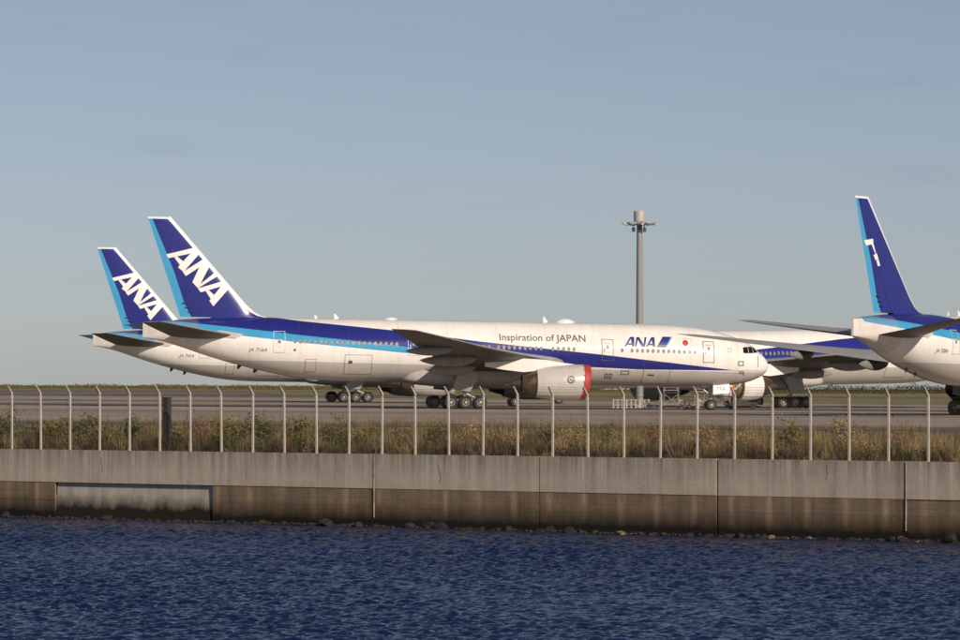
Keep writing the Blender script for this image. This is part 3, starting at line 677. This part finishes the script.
        for sd in (-1, 1):
            z0 = s.dzt[sd]; y = sd * 5.49; gr = empty('main_landing_gear', (0, y, z0)); gr.parent = s.root
            mb = MB(); mb.tube((0, 0, .85), (0, 0, 1.9), .15, n=12); mb.tube((.05, 0, 1.8), (.25, -sd * .1, 4.0), .25, n=12)
            mb.tube((-1.75, 0, .78), (1.75, 0, .86), .19, n=10); mb.tube((0, 0, 1.7), (-1.7, 0, 3.6), .09); mb.tube((0, 0, 1.9), (.1, -sd * 2.3, 3.4), .10); mb.tube((.2, 0, 1.5), (1.4, 0, .95), .06)
            for a in (-1.45, 0, 1.45): mb.tube((a, -.95, .69), (a, .95, .69), .10)
            build('strut', mb, M['strut'], gr, 40)
            for a in (-1.45, 0, 1.45):
                for b in (-1, 1): link('wheel', wheel('wm', .67, .50), gr, loc=(a, b * .70, .67))
            d = s.fn(31.77); pol = [(32.63,-2.42),(31.93,-1.92),(30.64,-2.05),(30.64,-2.68),(31.34,-3.92),(33.12,-3.7)]
            mb = MB(); mb.plate([(31.77 - a, sd * (.95 + .12 * (b + 2)), b + s.zc) for a, b in pol], (0, sd * .07, 0)); build('gear_door', mb, M['doorgrey'], gr)
            mb = MB(); mb.plate([(1.9,-sd*2.6,3.0),(-1.2,-sd*2.6,3.0),(-1.2,-sd*2.9,2.0),(1.9,-sd*2.9,2.0)], (0, sd * .06, 0)); build('gear_door', mb, M['doorgrey'], gr)
        xn = s.SM - 5.9; ng = empty('nose_landing_gear', (xn, 0, s.dzn)); ng.parent = s.root
        mb = MB(); mb.tube((0, 0, .55), (-.05, 0, 1.5), .10, n=12); mb.tube((-.05, 0, 1.4), (-.12, 0, 2.9), .16, n=12); mb.tube((0,-.55,.55),(0,.55,.55),.08); mb.tube((-.05,0,1.5),(-1.4,0,2.7),.07); mb.tube((.12,0,1.2),(.3,0,.8),.05); mb.tube((.3,0,.8),(.05,0,.6),.05)
        build('strut', mb, M['strut'], ng, 40)
        for b in (-1, 1):
            link('wheel', wheel('wn', .55, .40), ng, loc=(0, b * .36, .55))
            mb = MB(); mb.plate([(1.75,b*.72,2.85),(.1,b*.72,2.75),(.05,b*.92,1.62),(1.70,b*.92,1.72)], (0, b * .05, 0)); gd = build('gear_door', mb, M['white'], ng)
            if s.number and b < 0: s.flat_text('door_number', s.number, gd, (.42, -.935, 2.02), .85, .34)

ang = .16086
A1 = Airliner('airliner', 'nearest blue and white airliner in full side view, slogan on its fuselage, red engine cover', -2.40, 437.32, ang, 5.65, regis='JA 716A', full=True, covers=True, number='716')
A2 = Airliner('airliner', 'farther blue and white airliner whose tail shows behind the nearest airliner at left', -15.91, 535.1, .1632, 5.475, regis='JA 742A')
A3 = Airliner('airliner', 'blue-tailed airliner at the right edge turned away, its fin logo almost all painted out', 48.93, 397.55, .97496, 5.60, regis='JA 708A', fin_logo='rest')
A4 = Airliner('airliner', 'long airliner facing left behind the nearest nose, engine cowling off for repair', 31.86, 488.4, 3.5798, 5.55, long=True, open_engine=True, near=1)

# ------------------------------------------------------------------ floodlight mast
mx, my = (639.5 - 480) * 468 / 4400, 468.0
mast = empty('light_mast', (mx, my, g(mx))); mast.scale = (.951, .951, .951); tag(mast, 'tall grey floodlight mast with a drum on top, rising behind the nearest airliner', 'light mast')
mb = MB(); mb.lathe([(0,.75),(.35,.75),(.36,.55),(.4,.01)], 'z', 24); build('base', mb, plain('mast_footing', (.38,.36,.33), .8), mast, 40)
mb = MB(); mb.lathe([(.3,.44),(8,.40),(15,.35),(20.9,.31)], 'z', 24); build('shaft', mb, plain('mast_paint', (.25,.245,.24), .55, var=.1), mast, 40)
mb = MB(); mb.lathe([(20.85,.01),(20.85,.64),(22.0,.64),(22.05,.6),(22.05,.01)], 'z', 24); build('drum', mb, plain('mast_drum', (.38,.37,.355), .5, var=.1), mast, 40)
mb = MB(); mb.lathe([(20.5,.5),(20.5,1.15),(20.62,1.15),(20.62,.5),(20.5,.5)], 'z', 24); build('ring_platform', mb, M['steel'], mast, 30)
mb = MB(); mb.tube((.05, 0, 22.0), (.05, 0, 23.6), .035, n=6); build('lightning_rod', mb, M['safety'], mast)
for i in range(10):
    a = 2 * math.pi * i / 10 + .2; c, s_ = math.cos(a), math.sin(a)
    mb = MB(); mb.tube((c * 1.1, s_ * 1.1, 20.56), (c * 1.75, s_ * 1.75, 20.52), .06, n=6)
    mb.plate([(c*1.45 - s_*.28, s_*1.45 + c*.28, 20.45), (c*1.45 + s_*.28, s_*1.45 - c*.28, 20.45), (c*1.95 + s_*.28, s_*1.95 - c*.28, 20.62), (c*1.95 - s_*.28, s_*1.95 + c*.28, 20.62)], (-c*.04, -s_*.04, .14)); build('floodlight', mb, M['steel'], mast)
for a, r in ((3.9, .95), (5.6, .7), (4.7, .3)):
    mb = MB(); c, s_ = math.cos(a) * r, math.sin(a) * r; mb.tube((c, s_, 20.5), (c, s_, 20.1), .05); mb.box((c - .18, s_ - .16, 19.7), (c + .18, s_ + .16, 20.15)); build('lamp_box', mb, M['dark'], mast)

# ------------------------------------------------------------------ ground equipment
def at(px, Y): return (px - 480) * Y / 4400.0
def barrier(px0, px1, Y, n, h, label):
    x0, x1 = at(px0, Y), at(px1, Y); b = empty('crowd_barrier', (x0, Y, g(x0))); tag(b, label, 'barrier', 'white barriers under the airliners')
    for k in range(n):
        x = (x1 - x0) * k / (n - 1); mb = MB(); mb.box((x - .06, -.05, 0), (x + .06, .05, h * (1 if k % 2 == 0 else .92))); mb.box((x - .16, -.25, 0), (x + .16, .25, .06)); build('post', mb, M['safety'], b)
    mb = MB()
    for z in (.35, .9): mb.box((0, -.02, h * z - .03), (x1 - x0, .02, h * z + .03))
    build('rail', mb, M['safety'], b)
barrier(613.5, 649, 465.5, 9, .95, 'white post barrier standing round the foot of the light mast')
barrier(680, 708, 468, 7, .95, 'white post barrier on the apron left of the nearest airliner nose wheel')
def stand(px, Y, w, d, h, label, deck=True):
    x = at(px, Y); b = empty('maintenance_stand', (x, Y, g(x))); tag(b, label, 'stand', 'wheeled maintenance stands')
    for sx in (-1, 1):
        for sy in (-1, 1):
            mb = MB(); mb.tube((sx * w / 2, sy * d / 2, .2), (sx * w / 2 * .9, sy * d / 2, h), .05, n=6); build('leg', mb, M['steel'], b)
            mb = MB(); mb.lathe([(-.06,.02),(-.06,.16),(.06,.16),(.06,.02)], 'y', 14, org=(sx * w / 2, sy * d / 2, .16)); build('castor', mb, M['tyre'], b)
    for sy in (-1, 1):
        mb = MB(); mb.tube((-w / 2, sy * d / 2, .35), (w / 2, sy * d / 2, h * .7), .035, n=5); mb.tube((w / 2, sy * d / 2, .35), (-w / 2, sy * d / 2, h * .7), .035, n=5); mb.tube((-w / 2, sy * d / 2, .4), (w / 2, sy * d / 2, .4), .04, n=5); build('cross_brace', mb, M['steel'], b)
    mb = MB(); mb.box((-w / 2 - .1, -d / 2 - .1, h * .72), (w / 2 + .1, d / 2 + .1, h * .72 + .12)); build('platform', mb, M['dark'], b)
    mb = MB()
    for sy in (-1, 1):
        for z in (h - .02, h * .86): mb.tube((-w / 2, sy * d / 2, z), (w / 2, sy * d / 2, z), .03, n=5)
    build('guard_rail', mb, M['safety'], b)
    for k in range(5):
        mb = MB(); mb.box((-w / 2 - .15 - .22 * k, -.35, h * .72 * (1 - (k + 1) / 6)), (-w / 2 + .02 - .22 * k, .35, h * .72 * (1 - (k + 1) / 6) + .05)); build('step', mb, M['steel'], b)
stand(671, 463, 1.6, 1.6, 2.25, 'wheeled steel work stand left of the orange chock under the nearest airliner')
stand(699, 466, 1.1, 1.3, 2.1, 'narrow wheeled work stand behind the nearest airliner nose wheel')
stand(722, 464, 1.7, 1.4, 1.75, 'wheeled work stand below the engine with its cowling off')
x = at(688, 446); ck = empty('wheel_chock', (x, 446, g(x))); tag(ck, 'faded orange chock bar lying on the apron left of the nose wheel', 'chock')
mb = MB(); mb.plate([(-.52,-.12,0),(.52,-.12,0),(.45,-.08,.22),(-.45,-.08,.22)], (0, .24, 0)); build('block', mb, M['salmon'], ck)
mb = MB(); mb.plate([(.54,-.12,0),(.78,-.12,0),(.74,-.08,.18),(.54,-.08,.18)], (0, .24, 0)); build('end_block', mb, M['safety'], ck)
# cart with the spare cowl hanging over it
x = at(744, 462); ct = empty('equipment_cart', (x, 462, g(x))); tag(ct, 'low dark equipment cart on wheels under the opened engine', 'cart')
mb = MB(); mb.box((-1.5, -.7, .35), (1.3, .7, .75)); mb.box((-1.3, -.6, .75), (.2, .6, 1.0)); build('bed', mb, M['dark'], ct)
for sx in (-1.0, .9):
    for sy in (-.72, .72):
        mb = MB(); mb.lathe([(-.1,.02),(-.1,.30),(.1,.30),(.1,.02)], 'y', 18, org=(sx, sy, .3)); build('wheel', mb, M['tyre'], ct, 30)
mb = MB(); mb.tube((1.3, 0, .45), (2.1, 0, .3), .05, n=6); build('tow_bar', mb, M['steel'], ct)

# far pale building seen under the belly
x0 = at(600, 1300); fb = empty('far_building', (x0, 1300, g(x0))); tag(fb, 'long pale low building far beyond the grass, seen under the nearest airliner', 'building')
mb = MB(); mb.box((0, 0, 0), (11, 8, 1.1)); build('wall', mb, plain('pale_wall', (.5,.5,.5), .7), fb)
mb = MB(); mb.box((-.3, -.3, 1.1), (11.3, 8.3, 1.25)); build('roof', mb, plain('pale_roof', (.35,.36,.38), .7), fb)
for k in range(5):
    mb = MB(); mb.box((.8 + k * 2.1, -.05, .35), (2.0 + k * 2.1, .02, .85)); build('window', mb, M['dark'], fb)

# ------------------------------------------------------------------ perimeter fence
m_post = plain('fence_post_paint', (.44, .41, .365), .6, var=.22, scale=1.3); m_wire = plain('fence_wire', (.13, .12, .11), .6, .3)
fence = empty('perimeter_fence', wpt(28, -.28, WALL_TOP), WANG)
tag(fence, 'tall chain-link fence on pale bent-top posts standing on the sea wall', 'fence')
PU = [.56 + 2.006 * k for k in range(-5, 34)]
def post():
    mb = MB(); mb.box((-.043, -.043, -.02), (.043, .043, 2.78)); mb.add([(-.041,-.043,2.74),(.041,-.043,2.74),(.041,.043,2.80),(-.041,.043,2.80),(-.034,-.32,3.13),(.034,-.32,3.13),(.034,-.27,3.17),(-.034,-.27,3.17)], [(0,3,2,1),(4,5,6,7),(0,1,5,4),(1,2,6,5),(2,3,7,6),(3,0,4,7)]); return mb
def panel():
    mb = MB(); W, H, p, r = 2.006, 2.68, .12, .0030
    for sgn in (1, -1):
        c = -H
        while c < W:
            x0, z0 = max(c, 0), max(0, -c); x1 = min(W, c + H); z1 = x1 - c
            if x1 - x0 > .03:
                a, b = (x0, z0), (x1, z1)
                if sgn < 0: a, b = (W - x0, z0), (W - x1, z1)
                mb.tube((a[0], .06 + .004 * sgn, a[1] + .06), (b[0], .06 + .004 * sgn, b[1] + .06), r, n=3, caps=False)
            c += p
    return mb
for k, u in enumerate(PU):
    build('post', post, m_post, fence, key='post', loc=(u - 28, 0, 0), rot=(random.uniform(-.012, .012), random.uniform(-.013, .013), 0))
    if k < len(PU) - 1: tag(build('mesh_panel', panel, m_wire, fence, key='panel', loc=(u - 28, 0, 0)), kind='stuff')
for z, yv, r, mt in ((1.30, .05, .016, m_wire), (2.72, .05, .012, m_wire), (.05, .05, .012, m_wire), (2.90, -.12, .007, m_wire), (3.02, -.21, .007, m_wire), (3.13, -.30, .007, m_wire)):
    mb = MB(); mb.tube((PU[0] - 28, yv, z), (PU[-1] - 28, yv, z), r, n=4); build('line_wire', mb, mt, fence)
# dark timber post and a plank behind the fence
p = wpt(10.25, -1.15, -.62)
dp = empty('timber_post', p, WANG); tag(dp, 'dark weathered square post standing just behind the fence at left', 'post')
mb = MB(); mb.box((-.17, -.14, -.1), (.17, .14, 2.62)); mb.box((-.19, -.16, 2.62), (.19, .16, 2.68)); build('shaft', mb, plain('tarred_timber', (.035, .028, .022), .85, var=.5), dp)
for z in (.5, 1.5, 2.3):
    mb = MB(); mb.box((-.185, -.155, z), (.185, .155, z + .05)); build('band', mb, M['dark'], dp)
p = wpt(15.9, -1.4, -.56); pk = empty('plank_stack', p, WANG + .05); tag(pk, 'low dark heap of planks lying behind the fence near the wall joint', 'planks')
for i, (a, b, z) in enumerate(((-.8, .9, 0), (-.6, .8, .07), (-.75, .35, .14))):
    mb = MB(); mb.box((a, -.12 + .05 * i, z), (b, .14 + .04 * i, z + .06)); build('plank', mb, M['dark'], pk)

# ------------------------------------------------------------------ weeds, shrubs, far scrub
def tri_blades(base, h, w, lean, azim):
    """one triangle per blade"""
    n = len(base); dx, dy = np.cos(azim), np.sin(azim); ta = rng.random(n) * 6.28
    V = np.zeros((n, 3, 3)); V[:, 0] = base; V[:, 1] = base; V[:, 2] = base
    V[:, 0, 0] -= dx * w / 2; V[:, 0, 1] -= dy * w / 2; V[:, 1, 0] += dx * w / 2; V[:, 1, 1] += dy * w / 2
    V[:, 2, 0] += np.cos(ta) * lean; V[:, 2, 1] += np.sin(ta) * lean; V[:, 2, 2] += h
    return V.reshape(-1, 3), np.arange(3 * n).reshape(-1, 3)
def colour_attr(me, cols, per):
    at_ = me.color_attributes.new('tint', 'FLOAT_COLOR', 'POINT'); c = np.ones((len(cols) * per, 4), np.float32); c[:, :3] = np.repeat(cols, per, 0); at_.data.foreach_set('color', c.ravel())
def tint_mat(name, rough=.85):
    t = NT(name); a = t.n.new('ShaderNodeVertexColor'); a.layer_name = 'tint'; m = t.done(a.outputs[0], rough, 0, .2)
    t.b.inputs['Subsurface Weight'].default_value = 0; return m
m_tint = tint_mat('dry_leaf')
zl = np.vectorize(zland)
def fbm(x, y, sd):
    r = np.random.default_rng(sd); o = 0
    for k in range(5):
        f = .11 * 1.9 ** k; a, b = r.random(2) * 6.28; th = r.random() * 3.14
        o = o + .75 ** k * np.sin(f * 6.28 * (x * np.cos(th) + y * np.sin(th)) + a) * np.sin(f * 5.1 * (y * np.cos(th) - x * np.sin(th)) + b)
    return o / 1.6
OLIVE, STRAW, BROWN, RUST, GREEN = (np.array(c) for c in ((.150, .128, .052), (.36, .265, .135), (.165, .112, .066), (.31, .172, .088), (.105, .112, .042)))
def weed_colour(u, d, n):
    a = fbm(u, d, 3); b = fbm(u * 1.7, d * 1.7, 8); r = rng.random(n)
    right = np.clip((u - 12) / 26, 0, 1)
    wS = np.clip(.30 + .55 * a + .25 * right + .3 * (r - .5), 0, 1); wR = np.clip(.7 * b - .25 + .1 * right, 0, .8); wG = np.clip(.45 - .6 * b - .30 * right, 0, 1)
    c = OLIVE * (1 - wS)[:, None] + STRAW * wS[:, None]; c = c * (1 - wR)[:, None] + RUST * wR[:, None]; c = c * (1 - wG)[:, None] + GREEN * wG[:, None]
    br = rng.random(n) < .3; c[br] = BROWN; pt = np.clip(.85 + .55 * fbm(u * 2.3, d * 1.2, 44), .35, 1.3); return c * (.65 + .7 * rng.random(n))[:, None] * pt[:, None]
N = 210000
u = rng.uniform(-9, 66, N); d = .75 + 45 * rng.random(N) ** 2.1
bx = -24 + .782 * u + .6233 * d; by = 220 - .6233 * u + .782 * d
lim = np.maximum(250 + .2 * bx, 200.87 - .797 * bx + 15)
keep = by < lim + 1.5 * fbm(u, d, 5); u, d, bx, by = u[keep], d[keep], bx[keep], by[keep]; n = len(u)
hh = np.clip(.38 + .38 * fbm(u, d, 21) + .42 * fbm(u * 3.3, d * 2.2, 22), .10, 1.25) * (.5 + .8 * rng.random(n)) * np.clip(.55 + d / 9, .55, 1.0)
V, Fc = tri_blades(np.stack([bx, by, zl(bx, by) - .02], 1), hh, .018 + .022 * rng.random(n), hh * .55 * rng.random(n), rng.random(n) * 3.14)
wc_ = weed_colour(u, d, n)
NC, NB = 1500, 64                      # tufts: blades fanning out of one root, one tint to a tuft
tu = rng.uniform(-9, 66, NC); td = .9 + 34 * rng.random(NC) ** 1.9; tx = -24 + .782 * tu + .6233 * td; ty = 220 - .6233 * tu + .782 * td
ok = ty < np.maximum(250 + .2 * tx, 200.87 - .797 * tx + 15) - 1; tu, td, tx, ty = tu[ok], td[ok], tx[ok], ty[ok]; NC = len(tu)
th_ = np.repeat(.45 + .75 * rng.random(NC) ** 1.6, NB) * (.55 + .6 * rng.random(NC * NB)); tc = np.repeat(weed_colour(tu, td, NC) * (.55 + .95 * rng.random(NC))[:, None], NB, 0)
jb = rng.normal(0, .13, (NC * NB, 2)); base_ = np.stack([np.repeat(tx, NB) + jb[:, 0], np.repeat(ty, NB) + jb[:, 1], np.repeat(zl(tx, ty), NB) - .02], 1)
V2, F2 = tri_blades(base_, th_, .02 + .028 * rng.random(NC * NB), th_ * .75 * rng.random(NC * NB), rng.random(NC * NB) * 3.14)
NS = 5200                              # thin dry stalks above the rest
su = rng.uniform(-9, 66, NS); sd_ = 1 + 30 * rng.random(NS) ** 1.7; sx = -24 + .782 * su + .6233 * sd_; sy = 220 - .6233 * su + .782 * sd_
sh = (.7 + .75 * rng.random(NS)) * np.clip(.75 + .5 * fbm(su, sd_, 71), .35, 1.2)
V3, F3 = tri_blades(np.stack([sx, sy, zl(sx, sy) - .02], 1), sh, .022 + .02 * rng.random(NS), sh * .25 * rng.random(NS), rng.random(NS) * 3.14)
sc_ = np.where((rng.random(NS) < .5)[:, None], RUST, STRAW) * (.6 + .6 * rng.random(NS))[:, None]
Fc = np.concatenate([Fc, F2 + len(V), F3 + len(V) + len(V2)]); V = np.concatenate([V, V2, V3]); allc = np.concatenate([wc_, tc, sc_])
me = np_mesh('dry_grass', V, Fc, m_tint); colour_attr(me, allc, 3)
tag(link('dry_grass', me), 'dry straw and olive weeds filling the strip between fence and apron', 'grass', kind='stuff')

# low leafy scrub between the grass: domes of small leaves, one tint to a dome
NC, NB = 620, 130
tu = rng.uniform(-9, 66, NC); td = 1.0 + 36 * rng.random(NC) ** 1.7; tx = -24 + .782 * tu + .6233 * td; ty = 220 - .6233 * tu + .782 * td
ok = ty < np.maximum(250 + .2 * tx, 200.87 - .797 * tx + 15) - 1; tu, td, tx, ty = tu[ok], td[ok], tx[ok], ty[ok]; NC = len(tu); n = NC * NB
rr = np.repeat(.25 + .45 * rng.random(NC) ** 1.5, NB); dr = rng.normal(0, 1, (n, 3)); dr /= np.linalg.norm(dr, axis=1)[:, None]; dr[:, 2] = np.abs(dr[:, 2])
lump = 1 + .35 * np.sin(dr[:, 0] * 5 + np.repeat(tu, NB) * 9) * np.sin(dr[:, 1] * 5 + np.repeat(td, NB) * 7)
P = np.stack([np.repeat(tx, NB), np.repeat(ty, NB), np.repeat(zl(tx, ty), NB)], 1) + dr * (rr * lump * (.45 + .6 * rng.random(n)))[:, None] * np.array([1, 1, 1.15])
P[:, 2] += .04; sz = .03 + .05 * rng.random(n); u1 = rng.normal(0, 1, (n, 3)); u1 /= np.linalg.norm(u1, axis=1)[:, None]; v1 = np.cross(u1, rng.normal(0, 1, (n, 3))); v1 /= np.linalg.norm(v1, axis=1)[:, None]
V = np.stack([P - u1 * sz[:, None], P + v1 * sz[:, None] * .5, P + u1 * sz[:, None], P - v1 * sz[:, None] * .5], 1).reshape(-1, 3)
me = np_mesh('low_scrub', V, np.arange(4 * n).reshape(-1, 4), m_tint); colour_attr(me, np.repeat(weed_colour(tu, td, NC) * (.6 + .7 * rng.random(NC))[:, None], NB, 0) * (.7 + .6 * rng.random(n))[:, None], 4)
tag(link('low_scrub', me), 'low tangled brown and olive scrub among the dry grass behind the fence', 'scrub', kind='stuff')

def shrub_mesh(name, seed, w, h, nleaf, cols, twiggy):
    r = np.random.default_rng(seed); stems = MB(); tips = []
    for k in range(11):
        a = r.random() * 6.28; l = h * (.55 + .5 * r.random()); sp = w * .5 * (.15 + .85 * r.random())
        p = Vector((.05 * math.cos(a), .05 * math.sin(a), -.05)); q = Vector((sp * .45 * math.cos(a), sp * .45 * math.sin(a), l * .55)); e = Vector((sp * math.cos(a + .3), sp * math.sin(a + .3), l))
        stems.tube(p, q, .022, .014, 5); stems.tube(q, e, .014, .005, 4); tips += [(q, .6), (e, .8), ((q + e) / 2, 1.0), ((p + q) / 2, .7)]
        for j in range(4):
            b = q.lerp(e, r.random()); f = b + Vector((r.normal() * .16, r.normal() * .16, abs(r.normal()) * .22)); stems.tube(b, f, .008, .003, 3); tips.append((f, .7))
    ce = np.array([t_[0][:] for t_ in tips]); k = r.integers(0, len(ce), nleaf)
    P = ce[k] + r.normal(0, 1, (nleaf, 3)) * np.array([.10 * w, .10 * w, .09 * h]); P[:, 2] = np.maximum(P[:, 2], .03)
    sz = (.035 + .055 * r.random(nleaf)) * (.8 if twiggy else 1.1); u1 = r.normal(0, 1, (nleaf, 3)); u1 /= np.linalg.norm(u1, axis=1)[:, None]; v1 = np.cross(u1, r.normal(0, 1, (nleaf, 3))); v1 /= np.linalg.norm(v1, axis=1)[:, None]
    V = np.stack([P - u1 * sz[:, None], P + v1 * sz[:, None] * .45, P + u1 * sz[:, None], P - v1 * sz[:, None] * .45], 1).reshape(-1, 3)
    me = np_mesh(name, V, np.arange(4 * nleaf).reshape(-1, 4), m_tint); mixv = r.random(nleaf)[:, None]; clump = (.7 + .6 * r.random(len(ce)))[k][:, None]
    colour_attr(me, (cols[0] * mixv + cols[1] * (1 - mixv)) * clump, 4)
    return stems.mesh(name + '_stems', [M_TWIG]), me
M_TWIG = plain('twig_bark', (.10, .075, .05), .9)
KINDS = [('olive green leafy', OLIVE, GREEN, .0), ('yellowish green', np.array((.20, .17, .05)), OLIVE, 0), ('rusty brown twiggy', RUST, BROWN, 1), ('dry straw-coloured', STRAW, np.array((.26, .18, .08)), 1)]
ORD = ['first', 'second', 'third', 'fourth', 'fifth', 'sixth', 'seventh', 'eighth', 'ninth', 'tenth', 'eleventh', 'twelfth', 'thirteenth', 'fourteenth', 'fifteenth', 'sixteenth', 'seventeenth', 'eighteenth', 'nineteenth', 'twentieth', 'twenty-first', 'twenty-second', 'twenty-third', 'twenty-fourth', 'twenty-fifth', 'twenty-sixth']
SHR = [(3, 4, 2.1, 1.9, 0), (30, 5, 1.4, 1.2, 0), (54, 4, 1.7, 1.4, 1), (84, 5, 2.0, 1.65, 0), (104, 4, 1.2, 1.0, 1), (133, 5, 1.6, 1.3, 0), (178, 3.5, 1.4, 1.1, 1), (204, 5, 1.9, 1.75, 2), (234, 4, 2.0, 1.5, 1), (263, 5, 1.7, 1.55, 0), (300, 6, 1.7, 1.4, 1), (335, 5, 1.5, 1.2, 0), (366, 6, 1.6, 1.25, 1), (402, 7, 1.5, 1.3, 2), (436, 6, 1.6, 1.2, 0), (468, 5, 1.5, 1.35, 3), (508, 4, 1.7, 1.1, 3), (548, 7, 1.5, 1.3, 0), (577, 5, 1.6, 1.25, 3), (610, 6, 1.4, 1.15, 1), (655, 8, 1.5, 1.4, 2), (700, 6, 1.6, 1.25, 3), (742, 4, 1.7, 1.0, 3), (790, 8, 1.5, 1.3, 1), (843, 7, 1.7, 1.7, 3), (900, 7, 1.5, 1.3, 2)]
for i, (px, dd, w, h, kd) in enumerate(SHR):
    uu = ((px - 480) * 220 + 105600) / (3440.8 + .6233 * (px - 480)); q = wpt(uu, -dd, 0)
    k = q.y / ywall(q.x) if False else 1; X = (px - 480) * q.y / 4400; q.x = X; q.z = zland(q.x, q.y)
    nm, ca, cb, tw = KINDS[kd]
    ro = empty('shrub', q, random.random() * 6.28); tag(ro, f'{nm} weedy shrub, {ORD[i]} from the left behind the fence', 'shrub', 'weedy shrubs behind the fence')
    sm, lm = shrub_mesh('shrub', 40 + i, w, h, int((900 if not tw else 620) * w), (ca, cb), tw)
    link('stems', sm, ro); tag(link('foliage', lm, ro), kind='stuff')

# low scrub on the far edge of the field, a ragged dark line under the sky
N = 48000; px = rng.uniform(-40, 1000, N); Yf = rng.uniform(1020, 1180, N); X = (px - 480) * Yf / 4400
hmax = np.interp(px, [-40, 240, 290, 310, 340, 480, 560, 780, 830, 900, 1000], [.85, .85, 1.0, 1.2, 1.0, .9, .7, .8, 1.9, 2.1, 1.7]) * np.clip(.65 + .45 * fbm(px * .09, Yf * .03, 31) + .3 * fbm(px * .5, Yf * .1, 33), .15, 1.6)
zb = np.array([g(a) for a in X]) + .1; P = np.stack([X, Yf, zb + hmax * rng.random(N) ** .8], 1)
sz = .07 + .10 * rng.random(N); u1 = rng.normal(0, 1, (N, 3)); u1 /= np.linalg.norm(u1, axis=1)[:, None]; v1 = np.cross(u1, rng.normal(0, 1, (N, 3))); v1 /= np.linalg.norm(v1, axis=1)[:, None]
P[:, 2] = np.maximum(P[:, 2], zb + sz * .9)
V = np.stack([P - u1 * sz[:, None], P + v1 * sz[:, None], P + u1 * sz[:, None], P - v1 * sz[:, None]], 1).reshape(-1, 3)
me = np_mesh('far_scrub', V, np.arange(4 * N).reshape(-1, 4), m_tint); k = rng.random(N)[:, None]; gr = np.clip((px - 700) / 150, 0, 1)[:, None]
colour_attr(me, ((np.array((.15, .115, .045)) * k + np.array((.10, .085, .03)) * (1 - k)) * (1 - gr) + (np.array((.07, .062, .024)) * k + np.array((.035, .035, .014)) * (1 - k)) * gr), 4)
tag(link('far_scrub', me), 'low ragged scrub along the far edge of the airfield', 'scrub', kind='stuff')

# ------------------------------------------------------------------ rocks at the foot of the wall
t = NT('wet_rock'); n = t.noise(2.5, 6, .7); t.bump(t.noise(5, 5, .7), .8, .08)
m_rock = t.done(t.ramp(n, [(.3, (.008, .0065, .005)), (.58, (.026, .021, .016)), (.8, (.085, .066, .048))]), .75)
t = NT('dry_rock'); n = t.noise(2.5, 6, .7); t.bump(t.noise(5, 5, .7), .8, .08)
m_rock2 = t.done(t.ramp(n, [(.3, (.10, .08, .06)), (.7, (.32, .26, .19))]), .85)
def rock_mesh(seed, mat):
    r = random.Random(seed); bm = bmesh.new(); bmesh.ops.create_icosphere(bm, subdivisions=2, radius=1)
    dirs = [(Vector((r.gauss(0, 1), r.gauss(0, 1), r.gauss(0, 1))).normalized(), r.uniform(.45, .85)) for _ in range(9)]
    for v in bm.verts:
        p = v.co.copy()
        for dv, k in dirs:
            q = p.dot(dv)
            if q > k: p -= dv * (q - k)
        v.co = p * r.uniform(.95, 1.04)
    me = bpy.data.meshes.new('rock'); bm.to_mesh(me); bm.free(); me.materials.append(mat); return me
RM = [rock_mesh(i, m_rock) for i in range(5)]; RM2 = [rock_mesh(20 + i, m_rock2) for i in range(3)]
rk = random.Random(4)
ROCKU = sorted(rk.uniform(-3, 60) for _ in range(150)); npale = 0
for i in range(150):
    u_ = ROCKU[i]; pxl = u_ / 57; big = rk.random() ** 2.5
    sz = (.10 + .26 * big) * (.75 if u_ < 14 else 1.0); pale = rk.random() < .13 and u_ > 16
    o = link('rock', rk.choice(RM2 if pale else RM)); o.location = wpt(u_, .15 + sz + rk.random() * .55, WATER + sz * rk.uniform(-.1, .45)); o.scale = (sz * rk.uniform(.9, 1.5), sz * rk.uniform(.8, 1.2), sz * rk.uniform(.6, 1.0)); o.rotation_euler = (rk.uniform(-.3, .3), rk.uniform(-.3, .3), rk.random() * 6.28)
    npale += pale
    tag(o, f'{ORD[npale - 1]} pale dry rock from the left, below the sea wall' if pale else 'dark wet rock in the rubble at the foot of the sea wall', 'rock', 'pale rocks at the foot of the wall' if pale else 'dark rocks at the foot of the wall')
mb_v, mb_f = [], []
bmr = bmesh.new(); bmesh.ops.create_icosphere(bmr, subdivisions=1, radius=1)
for v in bmr.verts: v.co *= rk.uniform(.7, 1.1)
base = bpy.data.meshes.new('pebble'); bmr.to_mesh(base); bmr.free(); bv = np.array([v.co[:] for v in base.vertices]); bf_ = np.array([p.vertices[:] for p in base.polygons])
for i in range(1500):
    u_ = rk.uniform(-12, 68); sz = rk.uniform(.05, .15); q = wpt(u_, .02 + rk.random() * 1.0, WATER - .08 + rk.random() * .16); a = rk.random() * 6.28; ca, sa = math.cos(a), math.sin(a)
    m_ = np.array([[ca, -sa, 0], [sa, ca, 0], [0, 0, .8]]) * sz; mb_v.append(bv @ m_.T + np.array(q[:])); mb_f.append(bf_ + i * len(bv))
tag(link('rubble', np_mesh('rubble', np.concatenate(mb_v), np.concatenate(mb_f), m_rock)), 'small dark rubble along the waterline below the sea wall', 'rubble', kind='stuff')
